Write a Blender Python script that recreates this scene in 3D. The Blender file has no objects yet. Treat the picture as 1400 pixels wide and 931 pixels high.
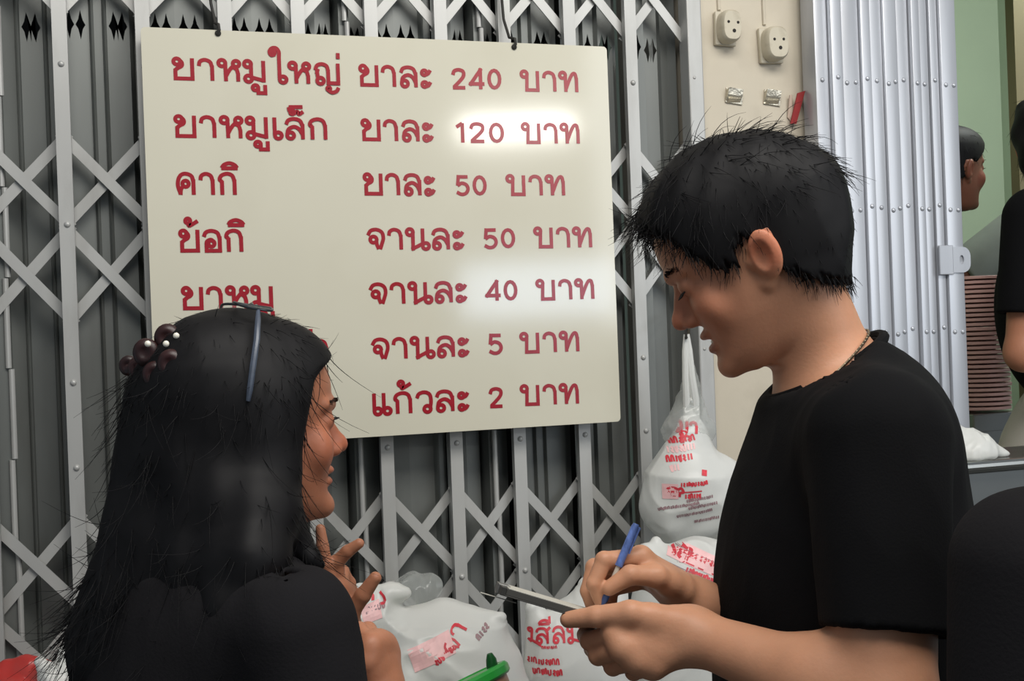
import bpy, bmesh, math, random
import numpy as np
from mathutils import Vector, Matrix, noise
from mathutils.bvhtree import BVHTree

C = bpy.context.scene
COL = C.collection
random.seed(7)
RNG = np.random.default_rng(7)

# ------------------------------------------------------------------ camera
D = 2.2                                   # the gate's plane: y = D
CAM = np.array([0.0, 0.0, 1.5])
FPX = 1600.0
YAW, PITCH, ROLL = math.radians(17.667), math.radians(0.13), math.radians(-2.15)
_cy, _sy, _cp, _sp = math.cos(YAW), math.sin(YAW), math.cos(PITCH), math.sin(PITCH)
CF = np.array([_sy*_cp, _cy*_cp, -_sp]); _R = np.array([_cy, -_sy, 0.0]); _U = np.cross(_R, CF)
CR = math.cos(ROLL)*_R + math.sin(ROLL)*_U
CU = -math.sin(ROLL)*_R + math.cos(ROLL)*_U
RH = np.array([_cy, -_sy, 0.0])           # level "right" of the viewer
FH = np.array([_sy, _cy, 0.0])            # level "forward"
UP = np.array([0.0, 0.0, 1.0])
cam_data = bpy.data.cameras.new('camera')
cam_data.sensor_width = 36.0
cam_data.lens = 36.0*FPX/1400.0
cam_data.clip_start = 0.02
cam = bpy.data.objects.new('camera', cam_data); COL.objects.link(cam)
cam.matrix_world = Matrix(((CR[0], CU[0], -CF[0], CAM[0]), (CR[1], CU[1], -CF[1], CAM[1]),
                           (CR[2], CU[2], -CF[2], CAM[2]), (0, 0, 0, 1)))
C.camera = cam

def ray(px, py):
    return CF + CR*((px-700.0)/FPX) + CU*((465.5-py)/FPX)
def P(px, py, d):                         # the place seen at a pixel, at a depth
    return CAM + ray(px, py)*d
def G(px, py, y=D):                       # the place seen at a pixel, on a plane parallel to the gate
    r = ray(px, py)
    return CAM + r*(y/r[1])
def pix(p):
    d = np.asarray(p)-CAM; z = d@CF
    return 700+FPX*(d@CR)/z, 465.5-FPX*(d@CU)/z

# ------------------------------------------------------------------ light
C.view_settings.view_transform = 'Standard'
C.view_settings.look = 'None'
C.view_settings.exposure = 0.0
C.view_settings.gamma = 1.0
C.view_settings.use_curve_mapping = False
world = bpy.data.worlds.new('world'); C.world = world
world.use_nodes = True
bg = world.node_tree.nodes['Background']
bg.inputs[0].default_value = (0.80, 0.90, 1.0, 1)
bg.inputs[1].default_value = 0.25

def area(name, loc, target, sx, sy, power, col=(1, 1, 1)):
    l = bpy.data.lights.new(name, 'AREA'); l.shape = 'RECTANGLE'; l.size = sx; l.size_y = sy
    l.energy = power; l.color = col
    o = bpy.data.objects.new(name, l); COL.objects.link(o)
    o.location = loc
    o.rotation_euler = (Vector(target)-Vector(loc)).to_track_quat('-Z', 'Y').to_euler()
    return o
LIGHTS = dict(
    key=area('awning_lamp', (0.75, 0.25, 3.25), (0.75, 1.75, 1.2), 2.4, 0.8, 62, (1.0, 0.96, 0.90)),
    day=area('street_daylight', (3.0, -1.0, 2.3), (1.2, 2.2, 1.4), 1.6, 1.6, 26, (0.95, 0.98, 1.0)),
)
def mirrored(px, py, t):                  # where a lamp stands whose image the glossy board shows there
    q = G(px, py, D-0.045); r = ray(px, py); r = r/np.linalg.norm(r); r = r*np.array([1, -1, 1])
    return q+r*t, q
_l, _q = mirrored(706, 174, 4.2)
area('tube_lamp_light', _l, _q, 0.62, 0.10, 8, (1.0, 0.98, 0.94))
_l, _q = mirrored(735, 395, 4.6)
area('street_gap_light', _l, _q, 0.9, 0.32, 7, (0.70, 0.82, 1.0))

# ------------------------------------------------------------------ materials
def lin(c):
    out = []
    for v in c[:3]:
        v = v/255.0
        out.append(v/12.92 if v <= 0.04045 else ((v+0.055)/1.055)**2.4)
    return (*out, 1.0)
MATS = {}
def mat(name, rgb, rough=0.5, metal=0.0, var=0.0, scale=8.0, stretch=(1, 1, 1), bump=0.0, bscale=60.0,
        tint=False, sss=0.0, spec=0.5, trans=0.0, dirt=None, dirt_amt=0.0, dirt_scale=5.0):
    if name in MATS: return MATS[name]
    m = bpy.data.materials.new(name); m.use_nodes = True
    nt = m.node_tree; b = nt.nodes['Principled BSDF']
    b.inputs['Roughness'].default_value = rough
    b.inputs['Metallic'].default_value = metal
    b.inputs['Specular IOR Level'].default_value = spec
    col = lin(rgb)
    b.inputs['Base Color'].default_value = col
    tc = nt.nodes.new('ShaderNodeTexCoord')
    mp = nt.nodes.new('ShaderNodeMapping'); mp.inputs['Scale'].default_value = stretch
    nt.links.new(tc.outputs['Object'], mp.inputs[0])
    out = None
    if tint:
        a = nt.nodes.new('ShaderNodeAttribute'); a.attribute_name = 'tint'; out = a.outputs['Color']
    if var > 0:
        n = nt.nodes.new('ShaderNodeTexNoise'); n.inputs['Scale'].default_value = scale; n.inputs['Detail'].default_value = 6
        nt.links.new(mp.outputs[0], n.inputs['Vector'])
        r = nt.nodes.new('ShaderNodeMapRange'); r.inputs['From Min'].default_value = 0.3; r.inputs['From Max'].default_value = 0.7
        r.inputs['To Min'].default_value = 1-var; r.inputs['To Max'].default_value = 1+var
        nt.links.new(n.outputs['Fac'], r.inputs[0])
        mx = nt.nodes.new('ShaderNodeMix'); mx.data_type = 'RGBA'; mx.blend_type = 'MULTIPLY'; mx.inputs[0].default_value = 1
        if out is not None: nt.links.new(out, mx.inputs[6])
        else: mx.inputs[6].default_value = col
        nt.links.new(r.outputs[0], mx.inputs[7]); out = mx.outputs[2]
    if dirt is not None:
        n = nt.nodes.new('ShaderNodeTexNoise'); n.inputs['Scale'].default_value = dirt_scale; n.inputs['Detail'].default_value = 8
        nt.links.new(mp.outputs[0], n.inputs['Vector'])
        r = nt.nodes.new('ShaderNodeMapRange'); r.inputs['From Min'].default_value = 0.52; r.inputs['From Max'].default_value = 0.72
        r.inputs['To Max'].default_value = dirt_amt
        nt.links.new(n.outputs['Fac'], r.inputs[0])
        mx = nt.nodes.new('ShaderNodeMix'); mx.data_type = 'RGBA'
        nt.links.new(r.outputs[0], mx.inputs[0])
        if out is not None: nt.links.new(out, mx.inputs[6])
        else: mx.inputs[6].default_value = col
        mx.inputs[7].default_value = lin(dirt); out = mx.outputs[2]
    if out is not None: nt.links.new(out, b.inputs['Base Color'])
    if bump > 0:
        n = nt.nodes.new('ShaderNodeTexNoise'); n.inputs['Scale'].default_value = bscale; n.inputs['Detail'].default_value = 5
        nt.links.new(mp.outputs[0], n.inputs['Vector'])
        bp = nt.nodes.new('ShaderNodeBump'); bp.inputs['Strength'].default_value = bump; bp.inputs['Distance'].default_value = 0.004
        nt.links.new(n.outputs['Fac'], bp.inputs['Height']); nt.links.new(bp.outputs[0], b.inputs['Normal'])
    if sss > 0:
        b.inputs['Subsurface Weight'].default_value = sss
        b.inputs['Subsurface Radius'].default_value = (0.008, 0.003, 0.0015)
    if trans > 0:                         # thin plastic: some of what lies behind shows through, some light passes
        tr = nt.nodes.new('ShaderNodeBsdfTransparent'); tl = nt.nodes.new('ShaderNodeBsdfTranslucent')
        tl.inputs[0].default_value = (0.85, 0.86, 0.84, 1)
        m1 = nt.nodes.new('ShaderNodeMixShader'); m1.inputs[0].default_value = 0.30
        m2 = nt.nodes.new('ShaderNodeMixShader'); m2.inputs[0].default_value = trans
        nt.links.new(b.outputs[0], m1.inputs[1]); nt.links.new(tl.outputs[0], m1.inputs[2])
        nt.links.new(m1.outputs[0], m2.inputs[1]); nt.links.new(tr.outputs[0], m2.inputs[2])
        nt.links.new(m2.outputs[0], nt.nodes['Material Output'].inputs[0])
    MATS[name] = m
    return m

# ------------------------------------------------------------------ objects and meshes
def link(o, parent=None):
    COL.objects.link(o)
    if parent is not None: o.parent = parent
    return o
def tag(o, label=None, cat=None, group=None, kind=None):
    if label: o['label'] = label
    if cat: o['category'] = cat
    if group: o['group'] = group
    if kind: o['kind'] = kind
    return o
def thing(name, label, cat, loc=(0, 0, 0), group=None):
    o = bpy.data.objects.new(name, None); o.empty_display_size = 0.05
    o.location = [float(v) for v in loc]; link(o)
    return tag(o, label, cat, group)
def arr_mesh(name, v, faces, m, parent=None, smooth=True, tint=None):
    """numpy verts (world) and faces: an (n,k) array or a list of arrays -> one object"""
    me = bpy.data.meshes.new(name)
    v = np.asarray(v, np.float32)
    if parent is not None: v = v-np.array(world_loc(parent), np.float32)
    if not isinstance(faces, list): faces = [faces]
    faces = [np.asarray(f, np.int32) for f in faces if len(f)]
    me.vertices.add(len(v)); me.vertices.foreach_set('co', v.ravel())
    nl = sum(f.size for f in faces); npoly = sum(len(f) for f in faces)
    me.loops.add(nl); me.loops.foreach_set('vertex_index', np.concatenate([f.ravel() for f in faces]))
    me.polygons.add(npoly)
    tot = np.concatenate([np.full(len(f), f.shape[1], np.int32) for f in faces])
    st = np.concatenate([[0], np.cumsum(tot)[:-1]]).astype(np.int32)
    me.polygons.foreach_set('loop_start', st)
    me.polygons.foreach_set('use_smooth', np.full(npoly, smooth, bool))
    me.update(calc_edges=True); me.validate()
    if tint is not None:
        a = me.attributes.new('tint', 'FLOAT_COLOR', 'POINT')
        a.data.foreach_set('color', np.asarray(tint, np.float32).ravel())
    me.materials.append(m)
    o = bpy.data.objects.new(name, me)
    return link(o, parent)
def world_loc(o):
    p = Vector((0, 0, 0))
    while o is not None:
        p = p+o.location; o = o.parent
    return p
class MB:
    """collects shapes for ONE mesh object"""
    def __init__(s): s.bm = bmesh.new()
    def box(s, lo, hi, bev=0.0, M=None):
        lo = np.asarray(lo, float); hi = np.asarray(hi, float)
        r = bmesh.ops.create_cube(s.bm, size=1.0, matrix=Matrix.Translation(Vector((lo+hi)/2)) @ Matrix.Diagonal((*(hi-lo), 1)))
        vs = r['verts']
        if bev > 0:
            es = list({e for v in vs for e in v.link_edges})
            rr = bmesh.ops.bevel(s.bm, geom=es, offset=bev, segments=2, profile=0.5, affect='EDGES')
            vs = list({v for f in rr['faces'] for v in f.verts} | {v for v in vs if v.is_valid})
        if M is not None: bmesh.ops.transform(s.bm, matrix=M, verts=[v for v in vs if v.is_valid])
        return s
    def poly(s, pts, holes=None):
        s.bm.faces.new([s.bm.verts.new(Vector(p)) for p in pts]); return s
    def prism(s, loop, d):                # a loop of points swept along d
        a = [s.bm.verts.new(Vector(p)) for p in loop]; b = [s.bm.verts.new(Vector(p)+Vector(d)) for p in loop]
        n = len(a)
        s.bm.faces.new(a[::-1]); s.bm.faces.new(b)
        for i in range(n): s.bm.faces.new((a[i], a[(i+1) % n], b[(i+1) % n], b[i]))
        return s
    def tube(s, pts, rad, n=8, closed=False, caps=True):
        pts = [Vector(p) for p in pts]; m = len(pts)
        if not hasattr(rad, '__len__'): rad = [rad]*m
        rings = []; nrm = None
        for i, p in enumerate(pts):
            if closed: t = pts[(i+1) % m]-pts[i-1]
            else: t = pts[min(i+1, m-1)]-pts[max(i-1, 0)]
            t.normalize()
            if nrm is None: nrm = t.orthogonal().normalized()
            nrm = (nrm-t*nrm.dot(t)).normalized()
            bn = t.cross(nrm)
            rings.append([s.bm.verts.new(p+(nrm*math.cos(2*math.pi*k/n)+bn*math.sin(2*math.pi*k/n))*rad[i]) for k in range(n)])
        for i in range(m if closed else m-1):
            a, b = rings[i], rings[(i+1) % m]
            for k in range(n): s.bm.faces.new((a[k], a[(k+1) % n], b[(k+1) % n], b[k]))
        if caps and not closed:
            s.bm.faces.new(rings[0][::-1]); s.bm.faces.new(rings[-1])
        return s
    def lathe(s, prof, c, axis=(0, 0, 1), n=32):
        ax = Vector(axis).normalized(); u = ax.orthogonal().normalized(); w = ax.cross(u); c = Vector(c)
        rings = []
        for r, h in prof:
            if r < 1e-6: rings.append([s.bm.verts.new(c+ax*h)])
            else: rings.append([s.bm.verts.new(c+ax*h+(u*math.cos(2*math.pi*k/n)+w*math.sin(2*math.pi*k/n))*r) for k in range(n)])
        for a, b in zip(rings, rings[1:]):
            for k in range(n):
                if len(a) == 1 and len(b) == 1: continue
                if len(a) == 1: s.bm.faces.new((a[0], b[(k+1) % n], b[k]))
                elif len(b) == 1: s.bm.faces.new((a[k], a[(k+1) % n], b[0]))
                else: s.bm.faces.new((a[k], a[(k+1) % n], b[(k+1) % n], b[k]))
        return s
    def dome(s, c, r, axis=(0, -1, 0), flat=0.6, n=14):
        return s.lathe([(r*math.cos(a), r*flat*math.sin(a)) for a in [0, .3, .6, .9, 1.2]]+[(0, r*flat)], c, axis, n)
    def build(s, name, m, parent=None, smooth=False, angle=0.6):
        bmesh.ops.recalc_face_normals(s.bm, faces=s.bm.faces)
        me = bpy.data.meshes.new(name)
        if parent is not None: bmesh.ops.translate(s.bm, verts=s.bm.verts, vec=-world_loc(parent))
        if smooth:
            for f in s.bm.faces: f.smooth = True
            for e in s.bm.edges:
                if len(e.link_faces) == 2 and e.calc_face_angle(0) > angle: e.smooth = False
        s.bm.to_mesh(me); s.bm.free()
        me.materials.append(m)
        return link(bpy.data.objects.new(name, me), parent)
def struct(mb, name, m, smooth=False):
    o = mb.build(name, m, None, smooth); o['kind'] = 'structure'; return o
def copy_tree(o, parent=None, off=(0, 0, 0)):
    c = o.copy(); COL.objects.link(c)
    if parent is not None: c.parent = parent
    else: c.location = Vector(o.location)+Vector(off)
    for ch in list(o.children): copy_tree(ch, c)
    return c
# ------------------------------------------------------------------ the setting
M_paint = mat('silver_paint', (176, 176, 173), 0.42, 0.25, var=0.10, scale=9, stretch=(1, 1, 0.25), dirt=(120, 116, 108), dirt_amt=0.35, dirt_scale=14)
M_panel = mat('shaded_sheet_steel', (112, 115, 112), 0.45, 0.3, var=0.16, scale=5, stretch=(1, 1, 0.3), dirt=(80, 80, 76), dirt_amt=0.5, dirt_scale=7)  # same grey metal as the posts, coloured darker for the shade behind them
M_bright = mat('folded_steel', (186, 189, 195), 0.38, 0.45, var=0.10, scale=7, stretch=(2, 1, 0.12), dirt=(140, 140, 142), dirt_amt=0.4, dirt_scale=10)
M_rivet = mat('rivet_steel', (130, 130, 128), 0.35, 0.7)
M_wall = mat('cream_plaster', (196, 187, 169), 0.75, var=0.05, scale=5, dirt=(165, 155, 138), dirt_amt=0.5, dirt_scale=6, bump=0.15, bscale=40)
M_green = mat('green_wall', (156, 170, 148), 0.7, var=0.04, scale=2)
M_olive = mat('beige_wall', (120, 112, 84), 0.8, var=0.06, scale=3)
M_floor = mat('street_concrete', (96, 94, 90), 0.85, var=0.2, scale=4, bump=0.3, bscale=30)
M_dark = mat('painted_shade', (44, 45, 44), 0.9, var=0.1)  # shade as a colour, for the unlit shop and the slat gaps
M_ceil = mat('ceiling_paint', (150, 150, 142), 0.9, var=0.05)

XP0 = G(958, 300)[0]; XP1 = G(1299, 300)[0]        # the pillar between the two gates
struct(MB().box((-2.0, -2.0, -0.05), (5.6, 6.0, 0.0)), 'floor', M_floor)
struct(MB().box((XP0, D+0.02, 0.0), (XP1-0.012, D+0.40, 2.75)), 'wall_pillar', M_wall)
struct(MB().box((-2.0, D+0.02, 2.72), (4.6, D+0.30, 3.7)), 'wall_light_block', M_wall)  # unseen wall added above the gates to block light
struct(MB().box((-2.0, D+0.55, 0.0), (XP0, D+0.60, 2.72)), 'wall_dark_backing', M_dark)  # dark backing added to stop light leaking in; its colour stands for shade
struct(MB().box((XP1-0.06, 5.0, 0.0), (5.6, 5.1, 3.6)), 'wall_rear', M_green)
struct(MB().box((XP1-0.10, D+0.40, 0.0), (XP1-0.02, 5.0, 3.6)), 'wall_left', M_green)
struct(MB().box((4.30, D+0.30, 0.0), (4.40, 5.0, 3.6)), 'wall_right', M_green)
struct(MB().box((XP0, D+0.30, 3.6), (5.6, 5.1, 3.7)), 'ceiling', M_ceil)
_b = P(1386, 180, 4.0)
struct(MB().box((_b[0], _b[1]-0.02, 0.0), (_b[0]+0.45, _b[1]+0.02, 3.6)), 'wall_corner', M_olive)
area('shop_lamp', (3.4, 3.0, 3.3), (3.2, 4.9, 1.6), 1.2, 0.3, 52, (0.95, 1.0, 0.95))

# ------------------------------------------------------------------ the folding gate
TOPZ = 2.70
gate = thing('folding_gate', 'silver painted folding gate with riveted posts and crossed bars behind the price board', 'gate', (G(520, 300)[0], D, 0))
post_px = [(194, 20), (307, 20), (407, 20), (507, 20), (602, 20), (689, 20), (778, 20), (861.5, 20)]
PX = [G(91, 300)[0]]+[G(*p)[0] for p in post_px]
step = PX[1]-PX[0]
PX = [PX[0]-2*step, PX[0]-step]+PX
XE = G(950, 250)[0]
PW = 0.0125
RZ = [2.44, 2.012, 1.729, 1.45, 1.30, 1.04, 0.72, 0.40]
for x in PX:
    b = MB()
    y0 = D
    b.prism([(x-PW, y0, 0.02), (x+PW, y0, 0.02), (x+PW, y0+0.016, 0.02), (x+PW-0.003, y0+0.016, 0.02), (x+PW-0.003, y0+0.003, 0.02),
             (x-PW+0.003, y0+0.003, 0.02), (x-PW+0.003, y0+0.016, 0.02), (x-PW, y0+0.016, 0.02)], (0, 0, TOPZ-0.02))
    for z in RZ: b.dome((x+0.001, y0, z), 0.0056, flat=0.8, n=12)
    b.build('post', M_paint, gate, smooth=True, angle=0.5)
# the end channel against the pillar
XEND = G(964, 250)[0]
b = MB(); b.box((XE-0.010, D-0.012, 0.0), (XEND, D+0.03, TOPZ), 0.003)
for z in RZ: b.dome((XE+0.002, D-0.012, z+0.012), 0.0035, flat=0.6, n=10)
b.build('end_channel', M_paint, gate)
def bar(x0, z0, x1, z1, y, w=0.0095, t=0.003):
    d = Vector((x1-x0, 0, z1-z0)); d.normalize(); n = Vector((-d.z, 0, d.x))*w
    a = Vector((x0, y, z0))-d*0.012; c = Vector((x1, y, z1))+d*0.012
    m = MB(); m.prism([a-n, c-n, c+n, a+n], (0, t, 0))
    for q in (a+d*0.012, c-d*0.012): m.dome(q, 0.004, flat=0.6, n=8)
    return m
XS = [(PX[i], PX[i+1]) for i in range(len(PX)-1)]+[(PX[-1], XE-0.004)]
GROUPS = [(2.268, 2.112), (1.886, 1.734), (1.722, 1.562), (1.208, 1.050), (1.036, 0.880)]
for i, (xa, xb) in enumerate(XS):
    if i == 0: continue
    for zt, zb in GROUPS:
        if zt < 0.9 and i > 8: continue
        bar(xa, zt, xb, zb, D+0.020).build('brace', M_paint, gate)
        bar(xa, zb, xb, zt, D+0.028).build('brace', M_paint, gate)
def facet(b, p0, p1, holes, z0=0.02, z1=TOPZ):        # one vertical strip of the sheet, with star-shaped vents cut in it
    p0 = np.array(p0); p1 = np.array(p1)
    at = lambda s, z: (*(p0+(p1-p0)*s), z)
    L = np.linalg.norm(p1-p0)
    if not holes: b.poly([at(0, z0), at(1, z0), at(1, z1), at(0, z1)]); return
    edges = [0]+[(holes[k]+holes[k+1])/2 for k in range(len(holes)-1)]+[1]
    zh, hh = 2.098, 0.027
    for k, s in enumerate(holes):
        a, c = edges[k], edges[k+1]; w = 0.0085/L
        star = [(s, -hh), (s-0.45*w, -0.30*hh), (s-w, 0), (s-0.45*w, 0.35*hh), (s, hh), (s+0.45*w, 0.35*hh), (s+w, 0), (s+0.45*w, -0.30*hh)]
        b.poly([at(a, z0), at(c, z0), at(c, zh-hh), at(s, zh-hh), at(a, zh-hh)])
        b.poly([at(a, zh+hh), at(s, zh+hh), at(c, zh+hh), at(c, z1), at(a, z1)])
        b.poly([at(a, zh-hh), at(s, zh-hh)]+[at(u, zh+v) for u, v in star[1:4]]+[at(s, zh+hh), at(a, zh+hh)])
        b.poly([at(s, zh-hh), at(c, zh-hh), at(c, zh+hh), at(s, zh+hh)]+[at(u, zh+v) for u, v in star[5:8]])
for i, (xa, xb) in enumerate(XS):
    w = xb-xa; b = MB(); X = lambda s: xa+w*s
    kind = 'hhrffmfmrve'[i] if i < 11 else 'h'
    prof = {'h': [(0.0, .034), (0.25, .036), (0.262, .075), (0.42, .092), (0.44, .086), (0.455, .084), (0.47, .086), (0.485, .092), (0.76, .092), (0.775, .086),
                  (0.79, .084), (0.805, .086), (0.82, .092), (0.95, .090), (1.0, .045)],
            'f': [(0.0, .050), (0.06, .056), (0.40, .054), (0.76, .056), (0.84, .070), (0.90, .088), (1.0, .088)],
            'r': [(0.0, .056), (0.34, .060), (0.37, .050), (0.40, .060), (0.50, .060), (0.53, .050), (0.56, .060), (0.84, .060), (0.90, .085), (1.0, .085)],
            'v': [(0.0, .056), (0.16, .060), (0.19, .048), (0.22, .060), (0.32, .060), (0.35, .048), (0.38, .062), (0.56, .062), (0.60, .050), (0.63, .062), (0.88, .062), (0.93, .085), (1.0, .085)],
            'm': [(0.0, .078), (0.30, .072), (0.52, .076), (0.56, .090), (0.60, .042), (0.74, .042), (0.76, .088), (1.0, .088)],
            'e': [(0.0, .044), (0.38, .046), (0.385, .12), (0.46, .12), (0.47, .072), (0.70, .070), (0.73, .062), (0.76, .072), (0.90, .075), (1.0, .060)]}[kind]
    for (s0, y0), (s1, y1) in zip(prof, prof[1:]):
        hl = [] if s1-s0 < 0.15 or (s0 == 0 and kind == 'h') else ([0.5] if s1-s0 < 0.22 else [0.3, 0.7])
        if i % 3 == 1 and s0 == 0.262: hl = []
        facet(b, (X(s0), D+y0), (X(s1), D+y1), hl)
    b.build('sheet_panel', M_panel, gate)
    if kind not in 'hm': continue
    h = MB()                                            # hinge knuckles, set off to either side by turns
    z = 0.04; k = 0
    while z < TOPZ-0.02:
        xo = X(0.255 if kind == 'h' else 0.69)+(0.0022 if (k+i) % 2 else -0.0022)
        h.tube([(xo, D+0.034, z), (xo, D+0.034, min(z+0.158, TOPZ-0.02))], 0.0052, 10)
        z += 0.160; k += 1
    h.build('hinge', M_paint, gate, smooth=True)

# ------------------------------------------------------------------ the gate folded together, right of the pillar
fold = thing('folding_gate', 'bright steel folding gate pushed together beside the shop opening', 'gate', (G(1200, 300)[0], D-0.02, 0))
bounds = [1113, 1131.5, 1147, 1172.5, 1186, 1204, 1224, 1241.5, 1253, 1266.5, 1278.5, 1300]
bx = [G(q, 20, D-0.05)[0] for q in bounds]
offs = [0.012, 0.0, 0.006, 0.0, 0.008, 0.002, 0.010, 0.0, 0.006, 0.002, -0.004]
gaps = [0.0016, 0.0004, 0.0022, 0.0010, 0.0006, 0.0030, 0.0022, 0.0006, 0.0026, 0.0020, 0]
for k in range(len(bx)-1):
    x0, x1 = bx[k], bx[k+1]-gaps[k]-0.0004; y = D-0.06+offs[k]
    b = MB()
    b.box((x0, y, 0.0), (x1, D+0.004, TOPZ), 0.0022)
    for z in (2.02, 1.748, 1.482, 1.20, 0.9):
        n = 2 if x1-x0 > 0.033 else 1
        for j in range(n):
            b.dome(((x0+(x1-x0)*(j+0.5)/n), y, z+0.006*math.sin(k*2.3+j)), 0.0052, flat=0.75, n=12)
    b.build('slat', M_bright, fold, smooth=True, angle=0.5)
struct(MB().box((bx[2], D-0.030, 0), (bx[-1]-0.01, D+0.012, TOPZ-0.01)), 'gap_shade_1', M_dark)  # dark filler added behind the slats, its colour is the shade in the gaps
# latch plate on the last slat
lz = 1.5+(441-354)/FPX*2.6
lp = G(1300, 354, D-0.066)
b = MB()
y = D-0.068
b.box((lp[0]-0.030, y, lp[2]-0.034), (lp[0]+0.006, y+0.006, lp[2]+0.030), 0.0015)
b.build('latch_plate', M_bright, fold)
b = MB()
cx, cz = lp[0]+0.024, lp[2]
loop = [(lp[0]+0.004, cz+0.026)]+[(cx+0.006+0.020*math.cos(a), cz+0.006+0.020*math.sin(a)) for a in np.linspace(math.pi/2, 0, 6)]+\
       [(cx+0.006+0.020*math.cos(a), cz-0.010+0.020*math.sin(a)) for a in np.linspace(0, -math.pi/2, 6)]+[(lp[0]+0.004, cz-0.030)]
hole = [(cx+0.003+0.006*math.cos(a), cz-0.002+0.010*math.sin(a)) for a in np.linspace(0, 2*math.pi, 17)[:-1]]
# ring plate: split in an upper and a lower half around the hole
up = [p for p in loop if p[1] >= cz-0.002]; dn = [p for p in loop if p[1] < cz-0.002]
hu = hole[0:9]; hd = hole[8:]+[hole[0]]
xr = max(p[0] for p in loop)
b.prism([(lp[0]+0.004, y, cz-0.002)]+[(p[0], y, p[1]) for p in up]+[(xr, y, cz-0.002)]+[(p[0], y, p[1]) for p in hu], (0, 0.005, 0))
b.prism([(xr, y, cz-0.002)]+[(p[0], y, p[1]) for p in dn]+[(lp[0]+0.004, y, cz-0.002)]+[(p[0], y, p[1]) for p in hd], (0, 0.005, 0))
b.build('latch_eye', M_bright, fold)

# ------------------------------------------------------------------ sockets and marks on the pillar
YW = D+0.02
M_sock = mat('socket_plastic', (188, 180, 160), 0.45, var=0.05, dirt=(140, 128, 105), dirt_amt=0.5, dirt_scale=30)
M_hole = mat('socket_hole', (30, 26, 22), 0.8)
def socket(px, py, w, h, ang, label, name='wall_socket'):
    c = G(px, py, YW); t = thing(name, label, 'socket', c, 'surface sockets on the pillar')
    R = Matrix.Rotation(ang, 4, 'Y')
    b = MB(); b.box((-w/2-0.002, -0.012, -h/2-0.002), (w/2+0.002, 0.0, h/2+0.002), 0.004)
    b2 = MB(); n = 28
    ring = lambda s, y: [(s*w/2*(abs(math.cos(a))**0.7)*math.copysign(1, math.cos(a)), y, s*h/2*(abs(math.sin(a))**0.7)*math.copysign(1, math.sin(a))) for a in np.linspace(0, 2*math.pi, n+1)[:-1]]
    rs = [[b2.bm.verts.new(q) for q in ring(s, y)] for s, y in ((1.0, -0.010), (1.0, -0.030), (0.96, -0.038), (0.86, -0.042))]
    for a, c2 in zip(rs, rs[1:]):
        for k in range(n): b2.bm.faces.new((a[k], a[(k+1) % n], c2[(k+1) % n], c2[k]))
    b2.bm.faces.new(rs[-1])
    mw = Matrix.Translation(Vector(c)) @ R
    for q, nm, mm in ((b, 'back_plate', M_sock), (b2, 'socket_face', M_sock)):
        bmesh.ops.transform(q.bm, matrix=mw, verts=q.bm.verts); q.build(nm, mm, t, smooth=True)
    for hx, hz, r in ((-0.010, 0.006, 0.0030), (0.012, 0.006, 0.0030), (0.003, -0.012, 0.0040)):
        q = MB(); q.lathe([(0, 0), (r, 0), (r, 0.0012), (0, 0.0012)], (hx, -0.0415, hz), (0, -1, 0), 12)
        bmesh.ops.transform(q.bm, matrix=mw, verts=q.bm.verts); q.build('contact_hole', M_hole, t)
socket(989, 41, 0.046, 0.068, 0.03, 'rectangular cream wall socket, upper left one on the plaster pillar')
socket(1051, 64, 0.052, 0.072, -0.04, 'rounded cream wall socket hanging lower, beside the folded steel gate')
M_tape = mat('crumpled_foil', (190, 184, 168), 0.25, 0.6, bump=0.8, bscale=90)
for px, py, lab in ((1003, 132, 'small crumpled silver clip on the pillar under the rectangular socket'),
                    (1055, 134, 'small crumpled silver clip on the pillar under the rounded socket')):
    c = G(px, py, YW); b = MB()
    w, h = 0.040, 0.032
    b.box((-w/2, -0.004, -h/2), (w/2, 0.0, h/2), 0.001)
    b.prism([(-w/2, -0.004, h/2-0.006), (-w/2, -0.016, h/2-0.002), (-w/2, -0.013, h/2-0.016), (-w/2, -0.004, -h/2+0.004)], (w*0.85, 0, 0))
    b.prism([(-w/2+0.004, -0.004, -h/2+0.010), (-w/2+0.004, -0.013, -h/2+0.006), (-w/2+0.004, -0.004, -h/2)], (w*0.7, 0, 0.004))
    bmesh.ops.transform(b.bm, matrix=Matrix.Translation(Vector(c)) @ Matrix.Rotation(0.12, 4, 'Y'), verts=b.bm.verts)
    tag(b.build('metal_clip', M_tape), lab, 'clip', 'silver clips on the pillar')
M_red = mat('red_paper', (150, 44, 44), 0.6, var=0.15, scale=40)
M_pale = mat('pale_paper', (196, 176, 160), 0.7, var=0.1, scale=30)
t = thing('paper_packet', 'folded red paper packet stuck on the pillar edge by the folded gate', 'packet', G(1092, 150, YW))
q = [G(1083, 168, YW-.004), G(1077, 160, YW-.004), G(1080, 130, YW-.012), G(1083, 129, YW-.012), G(1085, 160, YW-.012)]
MB().prism(q, (0, 0.003, 0)).build('pale_flap', M_pale, t)
q = [G(1081, 169, YW-.012), G(1089, 169, YW-.012), G(1101, 124, YW-.026), G(1091, 127, YW-.026)]
MB().prism(q, (0, 0.004, 0)).build('red_flap', M_red, t)
for px, y1, lab in ((983, 14, 'painted-over cable running down the pillar to the rectangular socket'), (1045, 34, 'painted-over cable running down the pillar to the rounded socket')):
    a = G(px, y1, YW-.002); b = MB(); b.tube([(a[0], YW-.002, a[2]), (a[0]-0.002, YW-.002, 2.70)], 0.004, 8)
    tag(b.build('cable', M_wall, smooth=True), lab, 'cable', 'cables on the pillar')
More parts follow.
